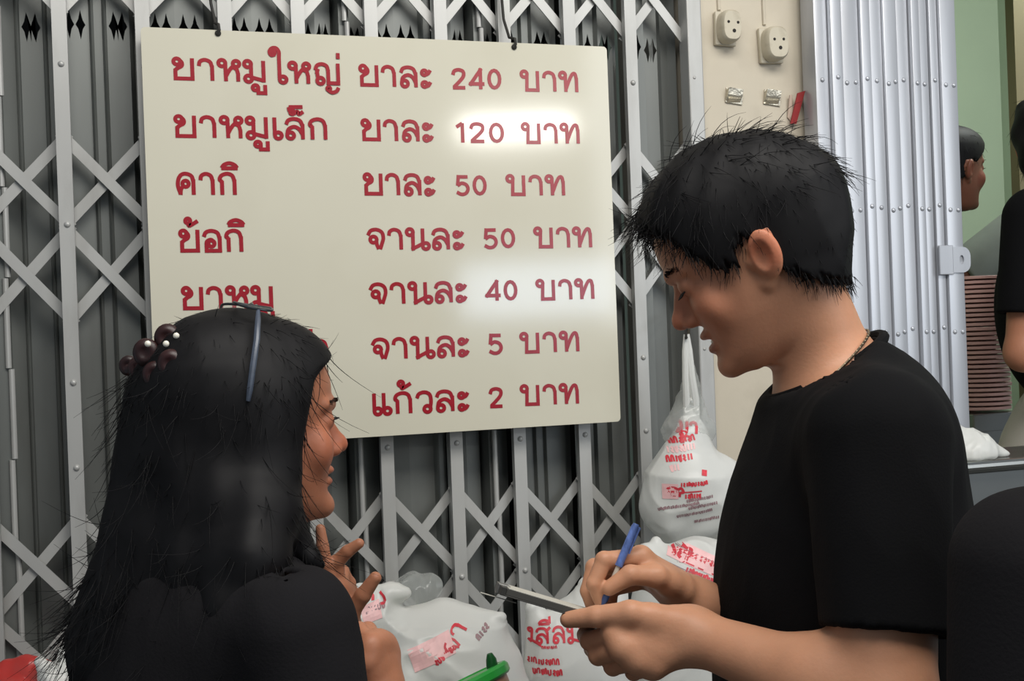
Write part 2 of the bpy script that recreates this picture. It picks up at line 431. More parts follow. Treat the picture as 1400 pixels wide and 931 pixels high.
# ------------------------------------------------------------------ Thai lettering as pen strokes (height of a consonant = 1)
def _cat(pts, n=7):
    pts = [np.array(p, float) for p in pts]
    q = [2*pts[0]-pts[1]]+pts+[2*pts[-1]-pts[-2]]; out = []
    for i in range(1, len(q)-2):
        for t in np.linspace(0, 1, n, endpoint=False):
            a, b, c, d = q[i-1], q[i], q[i+1], q[i+2]
            out.append(0.5*((2*b)+(c-a)*t+(2*a-5*b+4*c-d)*t*t+(3*b-a-3*c+d)*t**3))
    out.append(pts[-1]); return out
def S(*p): return ('s', _cat(p))
def L(*p): return ('l', [np.array(q, float) for q in p])
def O(x, y, r, ry=None):
    ry = ry or r
    return ('o', [np.array((x+r*math.cos(a), y+ry*math.sin(a))) for a in np.linspace(0, 2*math.pi, 17)[:-1]])
def lift(g, dx, dy): return [(k, [p+np.array((dx, dy)) for p in pts]) for k, pts in g]
_i = [S((.05, 1.22), (.16, 1.36), (.40, 1.44), (.64, 1.36), (.76, 1.22)), L((.03, 1.21), (.78, 1.21))]
_lo = [S((.05, .68), (.15, .88), (.4, .95), (.65, .87), (.76, .62)), L((.76, .72), (.76, 0)), O(.23, .17, .15), S((.08, .2), (.15, .46), (.40, .58), (.62, .46), (.76, .2))]
GL = {  # character: (advance, strokes)
 'ข': (.98, [O(.17, .83, .14), S((.29, .90), (.38, .77), (.36, .63), (.20, .53), (.10, .44)), L((.10, .50), (.10, .06), (.80, .06), (.80, 1))]),
 'า': (.82, [S((.05, .66), (.1, .86), (.3, .95), (.52, .86), (.60, .62)), L((.60, .70), (.60, 0))]),
 'ห': (1.04, [O(.15, .83, .15), L((.29, .83), (.30, .0)), S((.30, .22), (.45, .50), (.63, .72)), O(.75, .82, .14), S((.60, .66), (.76, .56), (.82, .35)), L((.82, .40), (.82, 0))]),
 'ม': (1.04, [O(.15, .83, .15), L((.29, .83), (.29, .22)), O(.17, .15, .15), L((.29, .22), (.82, .08)), L((.82, 0), (.82, 1))]),
 'ู': (0, [O(-.64, -.26, .12), L((-.52, -.20), (-.52, -.50), (-.22, -.50), (-.22, -.12))]),
 'ใ': (.80, [S((.26, 1.33), (.10, 1.28), (.02, 1.44), (.12, 1.60), (.30, 1.62), (.42, 1.46), (.42, 1.2)), O(.16, 1.40, .09), L((.42, 1.3), (.42, .18)), O(.57, .16, .15)]),
 'ญ': (1.25, [S((.05, .66), (.14, .88), (.36, .95), (.56, .86), (.62, .62)), L((.17, .72), (.13, .56), (.17, .25)), O(.27, .16, .15), L((.62, .7), (.62, .06), (1.06, .06), (1.06, 1)),
               O(.62, -.20, .07), S((.60, -.28), (.78, -.38), (.98, -.30), (1.06, -.14))]),
 '่': (0, [L((-.22, 1.22), (-.22, 1.50))]),
 'ล': (.98, _lo),
 'ะ': (.60, [O(.15, .71, .12), S((.18, .62), (.34, .68), (.44, .84)), O(.15, .15, .12), S((.18, .05), (.34, .11), (.44, .27))]),
 'บ': (1.04, [O(.15, .83, .15), L((.29, .83), (.26, .05), (.82, .05), (.82, 1))]),
 'ท': (1.04, [O(.15, .83, .15), L((.29, .83), (.30, .0)), S((.30, .12), (.50, .62), (.66, .90), (.80, .90), (.86, .62)), L((.86, .72), (.86, 0))]),
 'เ': (.50, [L((.10, 1), (.10, .16)), O(.25, .16, .15)]),
 'แ': (.92, [L((.10, 1), (.10, .16)), O(.25, .16, .15), L((.52, 1), (.52, .16)), O(.67, .16, .15)]),
 '็': (0, [L((-.84, 1.50), (-.24, 1.52)), O(-.70, 1.26, .09), S((-.82, 1.30), (-.84, 1.5)), S((-.62, 1.20), (-.48, 1.30), (-.40, 1.18), (-.22, 1.30))]),
 'ก': (.92, [S((.15, .60), (.05, .70), (.14, .88), (.40, .96), (.63, .87), (.72, .62)), L((.72, .7), (.72, 0)), L((.15, .64), (.15, 0))]),
 'ค': (1.0, [S((.20, .04), (.09, .40), (.12, .70), (.25, .90), (.46, .95), (.70, .85), (.78, .6)), L((.78, .7), (.78, 0)), O(.43, .50, .14), S((.34, .42), (.22, .25), (.19, .0))]),
 'ิ': (0, lift(_i, -.86, 0)),
 'ี': (0, lift(_i+[L((.76, 1.2), (.76, 1.62))], -.92, 0)),
 '้': (0, [O(-.64, 1.40, .11), S((-.58, 1.32), (-.60, 1.18), (-.42, 1.26), (-.20, 1.40))]),
 'อ': (.96, [S((.05, .68), (.15, .88), (.4, .95), (.66, .86), (.76, .6)), L((.76, .7), (.76, .05), (.16, .05), (.16, .30)), S((.16, .25), (.18, .46), (.36, .55), (.50, .44)), O(.38, .38, .14)]),
 'จ': (.90, [S((.04, .68), (.18, .90), (.45, .95), (.68, .82), (.74, .55), (.66, .25), (.58, .02)), O(.29, .48, .15), S((.42, .46), (.44, .25), (.52, .03))]),
 'น': (1.12, [O(.15, .83, .15), L((.29, .83), (.28, .04), (.74, .28)), L((.74, 1), (.74, .22)), O(.88, .16, .15)]),
 'ว': (.84, [S((.05, .68), (.15, .88), (.4, .95), (.62, .84), (.68, .55), (.64, .20)), O(.51, .16, .15)]),
 'ง': (.80, [O(.50, .84, .12), L((.62, .86), (.56, .04)), L((.58, .04), (.08, .46))]),
 'ส': (1.04, _lo+[S((.66, .72), (.78, .85), (.96, 1.0))]),
 '0': (.86, [O(.38, .5, .28, .42)]),
 '1': (.62, [L((.08, .76), (.36, .95)), L((.36, .96), (.36, 0))]),
 '2': (.86, [S((.08, .68), (.16, .87), (.38, .93), (.60, .86), (.64, .68), (.52, .48), (.12, .10)), L((.06, .07), (.70, .07))]),
 '4': (.90, [L((.60, 0), (.60, .93), (.08, .26), (.80, .26))]),
 '5': (.84, [L((.66, .92), (.18, .92), (.13, .48)), S((.13, .48), (.34, .60), (.58, .52), (.66, .30), (.54, .10), (.32, .05), (.08, .16))]),
 ' ': (.5, []),
}
def word_strokes(text):
    x = 0; out = []
    for ch in text:
        adv, st = GL[ch]
        out += [(k, [p+np.array((x, 0)) for p in pts]) for k, pts in st]; x += adv+(0.05 if adv else 0)
    return out
def n2(v): return v/np.linalg.norm(v)
def stroke_faces(strokes, pen, mapf, sub=None):
    """pen strokes -> flat quads and round ends; mapf takes (u, v) arrays to points"""
    V = []; Q = []; lev = []
    nl = 0
    for k, pts in strokes:
        p = np.array(pts); nl += 1
        if k == 'o': p = np.vstack([p, p[:1]])
        if sub:
            q = [p[0]]
            for a, b in zip(p, p[1:]):
                n = max(1, int(np.linalg.norm(b-a)/sub))
                q += [a+(b-a)*(j+1)/n for j in range(n)]
            p = np.array(q)
        t = np.gradient(p, axis=0); t /= np.maximum(np.linalg.norm(t, axis=1, keepdims=True), 1e-9)
        if k == 'o': t[0] = t[-1] = n2(p[1]-p[-2])
        nrm = np.stack([-t[:, 1], t[:, 0]], 1)*pen/2
        if k == 'l' and not sub:                       # straight limbs keep square corners
            for a, b in zip(p, p[1:]):
                d = (b-a)/np.linalg.norm(b-a); n = np.array([-d[1], d[0]])*pen/2; e = d*pen*0.5
                a2 = a-(e if not np.allclose(a, p[0]) else 0); b2 = b+(e if not np.allclose(b, p[-1]) else 0)
                o = len(V); V += [a2-n, b2-n, b2+n, a2+n]; Q.append((o, o+1, o+2, o+3)); nl += 1; lev += [nl]*4
            continue
        o = len(V); V += list(p-nrm)+list(p+nrm); n = len(p); lev += [nl]*(2*n)
        Q += [(o+i, o+i+1, o+n+i+1, o+n+i) for i in range(n-1)]
    V = np.array(V)
    W = mapf(V)
    if not sub: W[:, 1] -= np.array(lev)*2.5e-5       # one pen stroke lies over the last
    return W, np.array(Q)

# ------------------------------------------------------------------ the price board
M_board = mat('cream_enamel', (206, 202, 184), 0.10, var=0.02, scale=3, dirt=(192, 187, 168), dirt_amt=0.5, dirt_scale=3, spec=0.6)
M_edge = mat('board_edge', (140, 134, 112), 0.5, var=0.2, scale=60)
M_ink = mat('red_enamel', (152, 30, 42), 0.22, var=0.08, scale=60, spec=0.5)
M_wire = mat('rusty_wire', (40, 38, 34), 0.7)
YB = D-0.045
tl, tr, br = G(192, 37, YB), G(828, 63.5, YB), G(850, 576, YB)
bx0, bx1 = tl[0], (tr[0]+br[0])/2; bz1 = (tl[2]+tr[2])/2; bz0 = br[2]
board = thing('price_board', 'cream enamel price board with rows of red Thai lettering hung on the gate', 'sign', ((bx0+bx1)/2, YB, bz0))
def rrect(x0, x1, z0, z1, r, y, n=6):
    o = []
    for cx, cz, a0 in ((x1-r, z0+r, -math.pi/2), (x1-r, z1-r, 0), (x0+r, z1-r, math.pi/2), (x0+r, z0+r, math.pi)):
        o += [(cx+r*math.cos(a), y, cz+r*math.sin(a)) for a in np.linspace(a0, a0+math.pi/2, n)]
    return o
b = MB(); b.prism(rrect(bx0, bx1, bz0, bz1, 0.008, YB), (0, 0.004, 0)); b.build('enamel_plate', M_board, board)
b = MB()                                              # folded-back rim
b.prism(rrect(bx0, bx1, bz0, bz1, 0.008, YB+0.0042), (0, 0.016, 0)); b.build('folded_rim', M_edge, board)
words = [('ขาหมูใหญ่', 235, 466, 108.6, 116, 30), ('ขาละ', 490.5, 591.5, 117.5, 120, 29), ('240', 617, 686, 121.8, 122.3, 28.5), ('บาท', 711, 791, 124, 126, 27.5),
 ('ขาหมูเล็ก', 237.5, 448, 187.5, 191, 30), ('ขาละ', 493.5, 594, 192, 193.5, 29), ('120', 622, 690, 195, 195.5, 28), ('บาท', 712.5, 793, 196, 196.5, 27.5),
 ('คากิ', 241, 329, 266.4, 266.4, 30.5), ('ขาละ', 496.5, 596.5, 266.5, 267, 29.5), ('50', 622.5, 666, 267, 267, 27.5), ('บาท', 691.5, 773, 267, 267, 27.5),
 ('ข้อกิ', 244.5, 338, 344.6, 344, 30.5), ('จานละ', 501, 636, 341.5, 340.5, 29), ('50', 660.5, 705, 340, 339, 27.5), ('บาท', 729.5, 810, 338.7, 338, 27.5),
 ('ขาหมู', 248, 375.5, 423.5, 421.5, 31), ('จานละ', 504, 640, 416.5, 412.5, 29), ('40', 664, 708, 411.5, 410.5, 28), ('บาท', 732.5, 813, 410.5, 408.5, 27.5),
 ('ล่า', 405, 449, 496, 494.5, 30.5), ('จานละ', 507, 643, 492, 486.5, 29), ('5', 667, 688, 484.5, 484, 28), ('บาท', 710.5, 792.5, 483, 480, 27.5),
 ('แก้วละ', 509.5, 643, 567.5, 560.5, 29.5), ('2', 668, 689.5, 558, 557, 28), ('บาท', 711, 792, 554.5, 551.5, 27.5)]
PEN = 0.178
for text, x0, x1, y0, y1, hpx in words:
    st = word_strokes(text)
    u = np.concatenate([np.array(p)[:, 0] for k, p in st]); u0, u1 = u.min()-PEN/2, u.max()+PEN/2
    A = G(x0, y0, YB-0.0006); B = G(x1, y1, YB-0.0006); H = (G(x0, y0-hpx, YB)-G(x0, y0, YB))[2]
    def mp(V, A=A, B=B, H=H, u0=u0, u1=u1):
        s = (V[:, 0]-u0)/(u1-u0)
        x = A[0]+(B[0]-A[0])*s; z = A[2]+(B[2]-A[2])*s+H*V[:, 1]
        return np.stack([x, np.full_like(x, YB-0.0006), z], 1)
    sx = (B[0]-A[0])/(u1-u0)/H                        # keep the pen width even when a word is squeezed
    V, Q = stroke_faces([(k, [p*np.array((sx, 1)) for p in pts]) for k, pts in st], PEN, lambda V: mp(V/np.array((sx, 1))))
    arr_mesh('lettering', V, Q, M_ink, board, smooth=False)
for px, py in ((298, 43), (703, 62)):
    p = G(px, py, YB-0.002); b = MB()
    b.tube([p+np.array((0, -0.001, -0.004)), p+np.array((0.002, -0.004, 0.002)), p+np.array((0.001, -0.003, 0.012)), p+np.array((-0.003, 0.020, 0.02)), p+np.array((-0.008, 0.036, 0.06)), p+np.array((-0.012, 0.037, 0.14))], 0.0028, 8)
    b.dome(p+np.array((0, 0.0005, -0.003)), 0.0055, flat=0.7)
    b.build('hanging_wire', M_wire, board, smooth=True)
# ------------------------------------------------------------------ smooth bodies: implicit shapes turned into one continuous surface
def n3(v): v = np.asarray(v, float); return v/np.linalg.norm(v)
def cap(p, a, b, ra, rb=None):
    rb = ra if rb is None else rb
    a = np.asarray(a, float); d = np.asarray(b, float)-a
    q = p-a; t = np.clip(q@d/(d@d), 0, 1)
    return np.linalg.norm(q-t[:, None]*d, axis=1)-(ra+(rb-ra)*t)
def ell(p, c, r, M=None):
    q = p-np.asarray(c, float)
    if M is not None: q = q@M
    r = np.asarray(r, float)
    k0 = np.linalg.norm(q/r, axis=1); k1 = np.linalg.norm(q/(r*r), axis=1)
    return k0*(k0-1)/np.maximum(k1, 1e-9)
def smin(a, b, k):
    h = np.clip(0.5+0.5*(b-a)/k, 0, 1)
    return b+(a-b)*h-k*h*(1-h)
def smax(a, b, k): return -smin(-a, -b, k)
def blend(k, *fs):
    f = fs[0]
    for g in fs[1:]: f = smin(f, g, k)
    return f
def near(p, lo, hi, f, pad=0.05):         # evaluate f only around a box; far away give the distance to the box
    lo = np.asarray(lo)-pad; hi = np.asarray(hi)+pad
    d = np.linalg.norm(np.maximum(np.maximum(lo-p, p-hi), 0), axis=1)
    out = d+pad*0.5
    m = d <= 0
    if m.any(): out[m] = f(p[m])
    return out
def chain(p, pts, rads, k=0.0):
    f = None
    for i in range(len(pts)-1):
        g = cap(p, pts[i], pts[i+1], rads[i], rads[i+1])
        f = g if f is None else (np.minimum(f, g) if k == 0 else smin(f, g, k))
    return f
CORN = np.array([(i, j, k) for i in (0, 1) for j in (0, 1) for k in (0, 1)])
def mesh_sdf(f, lo, hi, h, newton=1, marg=1.6):
    n = 8; lo = np.asarray(lo, float); hi = np.asarray(hi, float); bs = n*h
    nb = np.ceil((hi-lo)/bs).astype(int)
    I = np.stack(np.meshgrid(*[np.arange(k) for k in nb], indexing='ij'), -1).reshape(-1, 3)
    keep = []
    for s in range(0, len(I), 60000):
        c = lo+(I[s:s+60000]+0.5)*bs
        keep.append(np.abs(f(c)) < bs*0.87*marg)
    I = I[np.concatenate(keep)]
    g = np.stack(np.meshgrid(*[np.arange(n+1)]*3, indexing='ij'), -1).reshape(-1, 3)
    dims = nb*n+2
    key = lambda q: ((q[:, 0]+1)*(dims[1]+1)+(q[:, 1]+1))*(dims[2]+1)+(q[:, 2]+1)
    KV, VV, QQ = [], [], []
    for s in range(0, len(I), 300):
        B = I[s:s+300]; nB = len(B)
        gi = (B[:, None, :]*n+g[None])
        V = f((lo+gi.reshape(-1, 3)*h)).reshape(nB, n+1, n+1, n+1)
        ins = V < 0
        cnt = sum(ins[:, a:a+n, b:b+n, c:c+n].astype(np.int8) for a, b, c in CORN)
        act = np.argwhere((cnt > 0) & (cnt < 8))
        if len(act) == 0: continue
        b0, i0, j0, k0 = act.T
        vals = np.stack([V[b0, i0+a, j0+b, k0+c] for a, b, c in CORN], 1)
        acc = np.zeros((len(act), 3)); num = np.zeros(len(act))
        for u in range(8):
            for w in range(u+1, 8):
                if np.abs(CORN[u]-CORN[w]).sum() != 1: continue
                a, c = vals[:, u], vals[:, w]; m = (a < 0) != (c < 0)
                t = np.where(m, a/np.where(m, a-c, 1), 0)
                acc += np.where(m[:, None], CORN[u]+(CORN[w]-CORN[u])*t[:, None], 0); num += m
        cell = B[b0]*n+act[:, 1:]
        VV.append(lo+(cell+acc/num[:, None])*h); KV.append(key(cell))
        for ax in range(3):
            sl0 = [slice(0, n)]*3; sl1 = [slice(0, n)]*3; sl1[ax] = slice(1, n+1)
            a = ins[(slice(None), *sl0)]; c = ins[(slice(None), *sl1)]
            e = np.argwhere(a != c)
            if len(e) == 0: continue
            fl = a[e[:, 0], e[:, 1], e[:, 2], e[:, 3]]
            cell2 = B[e[:, 0]]*n+e[:, 1:]
            o1 = np.zeros(3, int); o2 = np.zeros(3, int); o1[(ax+1) % 3] = 1; o2[(ax+2) % 3] = 1
            q = np.stack([key(cell2), key(cell2-o1), key(cell2-o1-o2), key(cell2-o2)], 1)
            q[~fl] = q[~fl][:, ::-1]
            QQ.append(q)
    K = np.concatenate(KV); V = np.concatenate(VV); Q = np.concatenate(QQ)
    o = np.argsort(K); K = K[o]; V = V[o]
    ix = np.clip(np.searchsorted(K, Q), 0, len(K)-1)
    Q = ix[(K[ix] == Q).all(1)]
    for _ in range(newton):
        for s in range(0, len(V), 200000):
            v = V[s:s+200000]; e = h*0.35; f0 = f(v)
            gr = np.stack([(f(v+d)-f(v-d))/(2*e) for d in np.eye(3)*e], 1)
            st = gr*(f0/np.maximum((gr*gr).sum(1), 0.05))[:, None]
            ln = np.linalg.norm(st, axis=1, keepdims=True)
            V[s:s+200000] = v-st*np.minimum(1, h*0.7/np.maximum(ln, 1e-9))
    return V, Q
def normals(V, Q):
    a = V[Q[:, 2]]-V[Q[:, 0]]; b = V[Q[:, 3]]-V[Q[:, 1]]
    fn = np.cross(a, b); N = np.zeros_like(V)
    for k in range(4): np.add.at(N, Q[:, k], fn)
    return N/np.maximum(np.linalg.norm(N, axis=1, keepdims=True), 1e-12)
def pn(V, s, seed=0.0, stretch=(1, 1, 1)):          # perlin noise per point
    st = np.asarray(stretch)*s
    return np.array([noise.noise(Vector(v*st)+Vector((seed, seed*1.7, seed*0.3))) for v in V])
def frame(fwd, up):
    f = n3(fwd); r = n3(np.cross(f, up)); u = np.cross(r, f)
    return np.stack([r, f, u], 1)         # columns: right, forward, up

# ---- a head, in its own frame: x to its right, y the way it faces, z up, origin between the eyes' level and the ears
_z = np.array([-.1185, -.114, -.106, -.095, -.08, -.06, -.04, -.02, 0, .02, .04, .06, .08, .095, .105, .112, .116])
_f = np.array([.052, .070, .080, .083, .079, .081, .080, .079, .079, .087, .090, .087, .078, .064, .048, .030, .0])
_b = np.array([.020, .005, -.01, -.02, -.03, -.052, -.075, -.09, -.097, -.102, -.103, -.099, -.088, -.072, -.056, -.036, -.0])
_h = np.array([.014, .024, .033, .041, .049, .058, .064, .068, .071, .0735, .0755, .0745, .067, .056, .043, .027, .002])
_zz = np.linspace(-.1185, .116, 500)
def _sm(a):
    v = np.interp(_zz, _z, a); k = np.exp(-0.5*(np.arange(-30, 31)/10.0)**2); k /= k.sum()
    pad = np.concatenate([2*v[0]-v[30:0:-1], v, 2*v[-1]-v[-2:-32:-1]])
    return np.convolve(pad, k, 'valid')
_ff, _bb, _hh = _sm(_f), _sm(_b), np.maximum(_sm(_h), 0.002)
def skull(q, fem=False, grow=0.0):
    z = np.clip(q[:, 2], _zz[0], _zz[-1])
    ff, bb, hh = (np.interp(z, _zz, t) for t in (_ff, _bb, _hh))
    if fem: hh = hh*0.96
    yc = (ff+bb)/2; a = np.maximum((ff-bb)/2, 0.003)
    u = np.abs(q[:, 0])/(hh+grow); v = np.abs(q[:, 1]-yc)/(a+grow)
    r = (u**2.35+v**2.35)**(1/2.35)
    f = (r-1)*np.minimum(hh, a)*0.9
    dome = ell(q, (0, -.006, .030), (.0735, .0935, .0885))
    ez = np.maximum(np.maximum(q[:, 2]-_zz[-1], _zz[0]-q[:, 2]), 0)
    f = np.where(ez > 0, np.sqrt(np.maximum(f, 0)**2+ez**2)+.004*(q[:, 2] > 0)*(ez > 0), f)
    return smin(f, dome, 0.008)
def scalp(q, th, fem=False):               # the skull swollen outwards by th
    c = np.array((0, -.008, .012)); k = 1+th/.088
    return skull(c+(q-c)/k[:, None], fem)*k
def head_sdf(q, fem=False, open_mouth=0.0):
    ax = np.stack([np.abs(q[:, 0]), q[:, 1], q[:, 2]], 1)
    f = skull(q, fem)
    nk = 0.9 if fem else 1.0
    f = smin(f, ell(ax, (.034, .062, -.030), (.026, .018, .024)), 0.018)                # cheeks
    f = smax(f, -ell(ax, (.031, .098, .001), (.017, .016, .011)), 0.012)                # eye sockets
    f = smin(f, ell(ax, (.031, .0735, .001), (.0145, .0125, .0125)), 0.004)             # lids over the eyeballs
    f = smin(f, cap(ax, (.016, .086, .019), (.046, .072, .020), .0075, .005), 0.010)    # brow
    nose = cap(q, (0, .078, .012), (0, .097*1.0, -.024), .0065, .0085)
    nose = smin(nose, cap(q, (0, .066, .012), (0, .080, -.028), .0095, .0150), 0.008)
    nose = smin(nose, ell(q, (0, .100, -.031), (.0105*nk, .0105, .0095)), 0.008)
    nose = smin(nose, ell(ax, (.0125*nk, .089, -.036), (.0075, .0105, .0075)), 0.006)
    f = smin(f, nose, 0.008)
    f = smax(f, -ell(ax, (.0065, .094, -.0435), (.0035, .006, .0035)), 0.003)
    lip = smin(ell(q, (0, .081, -.0585+open_mouth*0.3), (.022, .0090, .0060)), ell(q, (0, .0785, -.0715-open_mouth), (.019, .0095, .0068)), 0.002)
    f = smin(f, lip, 0.005)
    f = smax(f, -ell(q, (0, .087, -.0650-open_mouth*0.3), (.017, .009, .0012+open_mouth*0.45)), 0.003)
    f = smin(f, ell(q, (0, .074, -.102), (.018, .013, .013)), 0.014)                    # chin
    # ears
    def ear(a):
        M = frame((0.25, -0.95, -0.22), (0.30, 0, 1))   # local axes of the ear disc
        c = np.array((.0755, -.008, -.012))
        e = ell(a, c+np.array((.004, -.004, .002)), (.0080, .0170, .0285), M)
        e = smax(e, -ell(a, c+np.array((.013, .002, .002)), (.0090, .0105, .0185), M), 0.003)
        hx = [c+M@np.array(v) for v in ((.002, -.012, -.004), (.004, -.012, .014), (.006, -.002, .028), (.008, .012, .027), (.008, .019, .012), (.006, .016, -.010), (.004, .006, -.024))]
        e = smin(e, chain(a, hx, [.003, .0034, .0036, .0038, .0038, .0036, .004]), 0.0035)
        e = smin(e, ell(a, c+M@np.array((.002, -.004, -.029)), (.006, .008, .009), M), 0.006)
        return smin(e, ell(a, c+M@np.array((.001, -.013, -.002)), (.005, .005, .007), M), 0.004)
    f = smin(f, near(ax, (.06, -.045, -.055), (.10, .025, .03), ear, 0.03), 0.006)
    return f
def head_tint(V, M, o, s, base, lipc, ear_red=0.25):
    q = (V-o)@M/s; ax = np.abs(q[:, 0])
    col = np.tile(np.array(lin(base)), (len(V), 1))
    def mixin(mask, c):
        col[:, :3] = col[:, :3]*(1-mask[:, None])+np.array(lin(c)[:3])*mask[:, None]
    g = lambda d: np.clip(1-d, 0, 1)**0.7
    lipm = g(np.maximum(ell(q, (0, .088, -.0595), (.022, .012, .0060)), ell(q, (0, .088, -.0595), (.022, .012, .0060)))/0.004+0.3)
    lipm = np.maximum(lipm, g(ell(q, (0, .086, -.0735), (.020, .012, .0068))/0.004+0.3))
    mixin(lipm*0.75, lipc)
    warm = tuple(np.clip(np.array(base)*np.array((1.03, 0.84, 0.80)), 0, 255))
    face = tuple(np.clip(np.array(base)*np.array((.90, .76, .72)), 0, 255))
    mixin(np.exp(-(ax**2+(q[:, 1]-.075)**2+(q[:, 2]+.025)**2)/.075**2)*0.7, face)
    mixin(np.exp(-((ax-.045)**2+(q[:, 1]-.065)**2+(q[:, 2]+.03)**2)/.022**2)*0.5, warm)
    mixin(np.exp(-((ax)**2+(q[:, 1]-.105)**2+(q[:, 2]+.030)**2)/.016**2)*0.6, warm)
    mixin(np.clip((ax-.072)/.012, 0, 1)*np.exp(-((q[:, 1]+.01)**2+(q[:, 2]+.01)**2)/.04**2)*ear_red*3, warm)
    return col
def tubes(name, lines, m, parent, r0=0.0004, taper=0.25):
    """lines: (n, k, 3) array -> thin three-sided tapering strands in one mesh"""
    Ls = np.asarray(lines, float); n, k, _ = Ls.shape
    t = np.gradient(Ls, axis=1); t /= np.maximum(np.linalg.norm(t, axis=2, keepdims=True), 1e-9)
    ref = np.tile(np.array((0.31, 0.53, 0.79)), (n, k, 1))
    u = np.cross(t, ref); u /= np.maximum(np.linalg.norm(u, axis=2, keepdims=True), 1e-9); w = np.cross(t, u)
    rad = (r0*(1-(1-taper)*np.linspace(0, 1, k)**1.5))[None, :, None]
    ring = np.stack([Ls+(u*math.cos(a)+w*math.sin(a))*rad for a in (0, 2.094, 4.189)], 2)   # n,k,3,3
    V = ring.reshape(-1, 3)
    base = (np.arange(n)[:, None]*k+np.arange(k-1)[None])*3
    Q = []
    for a in range(3):
        b2 = (a+1) % 3
        Q.append(np.stack([base+a, base+b2, base+3+b2, base+3+a], -1).reshape(-1, 4))
    return V, np.concatenate(Q)
def join(parts):
    V = []; F = {}; o = 0
    for v, f in parts:
        V.append(v); F.setdefault(f.shape[1], []).append(f+o); o += len(v)
    return np.concatenate(V), [np.concatenate(x) for x in F.values()]
# ------------------------------------------------------------------ people
M_skin = mat('skin', (186, 136, 106), 0.48, tint=True, var=0.05, scale=30, sss=0.12, spec=0.35, bump=0.08, bscale=250)
M_hair = mat('black_hair', (13, 12, 14), 0.6, var=0.2, scale=60, spec=0.22)
M_brow = mat('brow_hair', (48, 36, 32), 0.7)
M_cloth = mat('black_cotton', (13, 13, 15), 0.92, var=0.12, scale=12, spec=0.15, bump=0.15, bscale=400)
M_cloth2 = mat('charcoal_cotton', (29, 28, 30), 0.95, var=0.10, scale=10, spec=0.12, bump=0.15, bscale=300)
M_denim = mat('dark_trousers', (30, 32, 40), 0.9, var=0.15, scale=20, bump=0.2, bscale=300)
M_shoe = mat('dark_shoe', (34, 30, 28), 0.5)
M_nail = mat('finger_nail', (206, 160, 140), 0.3)

def hand_sdf(p, wrist, fingers, thumb, s=1.0, wr=0.021):
    pts = np.array([wrist]+[q for f in fingers for q in f]+list(thumb))
    def F(a):
        f = None
        for fg in fingers:
            c = cap(a, wrist, fg[0], wr*0.80*s, .0125*s)
            f = c if f is None else smin(f, c, 0.018)
        for u, v in zip(fingers, fingers[1:]):
            f = smin(f, cap(a, u[0], v[0], .0115*s, .0112*s), 0.010)
        th = cap(a, thumb[0], thumb[1], .0165*s, .0125*s)
        f = smin(f, th, 0.016)
        f = smin(f, cap(a, fingers[0][0]*0.6+np.array(wrist)*0.4, thumb[1]*0.5+thumb[0]*0.5, .010*s, .010*s), 0.012)   # web
        f = smin(f, chain(a, thumb[1:], [.0122*s, .0112*s, .0088*s], 0.003), 0.006)
        for k, fg in enumerate(fingers):
            r = (1.0, 1.04, 0.98, 0.86)[k]*s
            g = chain(a, fg, [.0112*r, .0098*r, .0088*r, .0070*r], 0.002)
            g = smin(g, ell(a, fg[1], (.0104*r,)*3), 0.002)
            f = np.minimum(f, g) if False else smin(f, g, 0.0035)
        return f
    return near(p, pts.min(0)-.02, pts.max(0)+.02, F, 0.03)
def nail(name, tip, prev, outw, parent, r=.0068):
    ax = n3(np.asarray(tip)-prev); o = n3(np.asarray(outw)-ax*np.dot(outw, ax)); w = np.cross(ax, o)
    c = np.asarray(tip)+o*r*0.98-ax*0.001
    b = MB(); rows = []
    for i, t in enumerate(np.linspace(-.006, .0055, 5)):
        wd = .0046*(1-abs(i-1.5)*0.10)
        rows.append([b.bm.verts.new(c+ax*t+w*wd*u-o*(0.0022*u*u+0.0012*max(0, i-3))) for u in np.linspace(-1, 1, 5)])
    for a, d in zip(rows, rows[1:]):
        for k in range(4): b.bm.faces.new((a[k], a[k+1], d[k+1], d[k]))
    ob = b.build(name, M_nail, parent, smooth=True)
    return ob

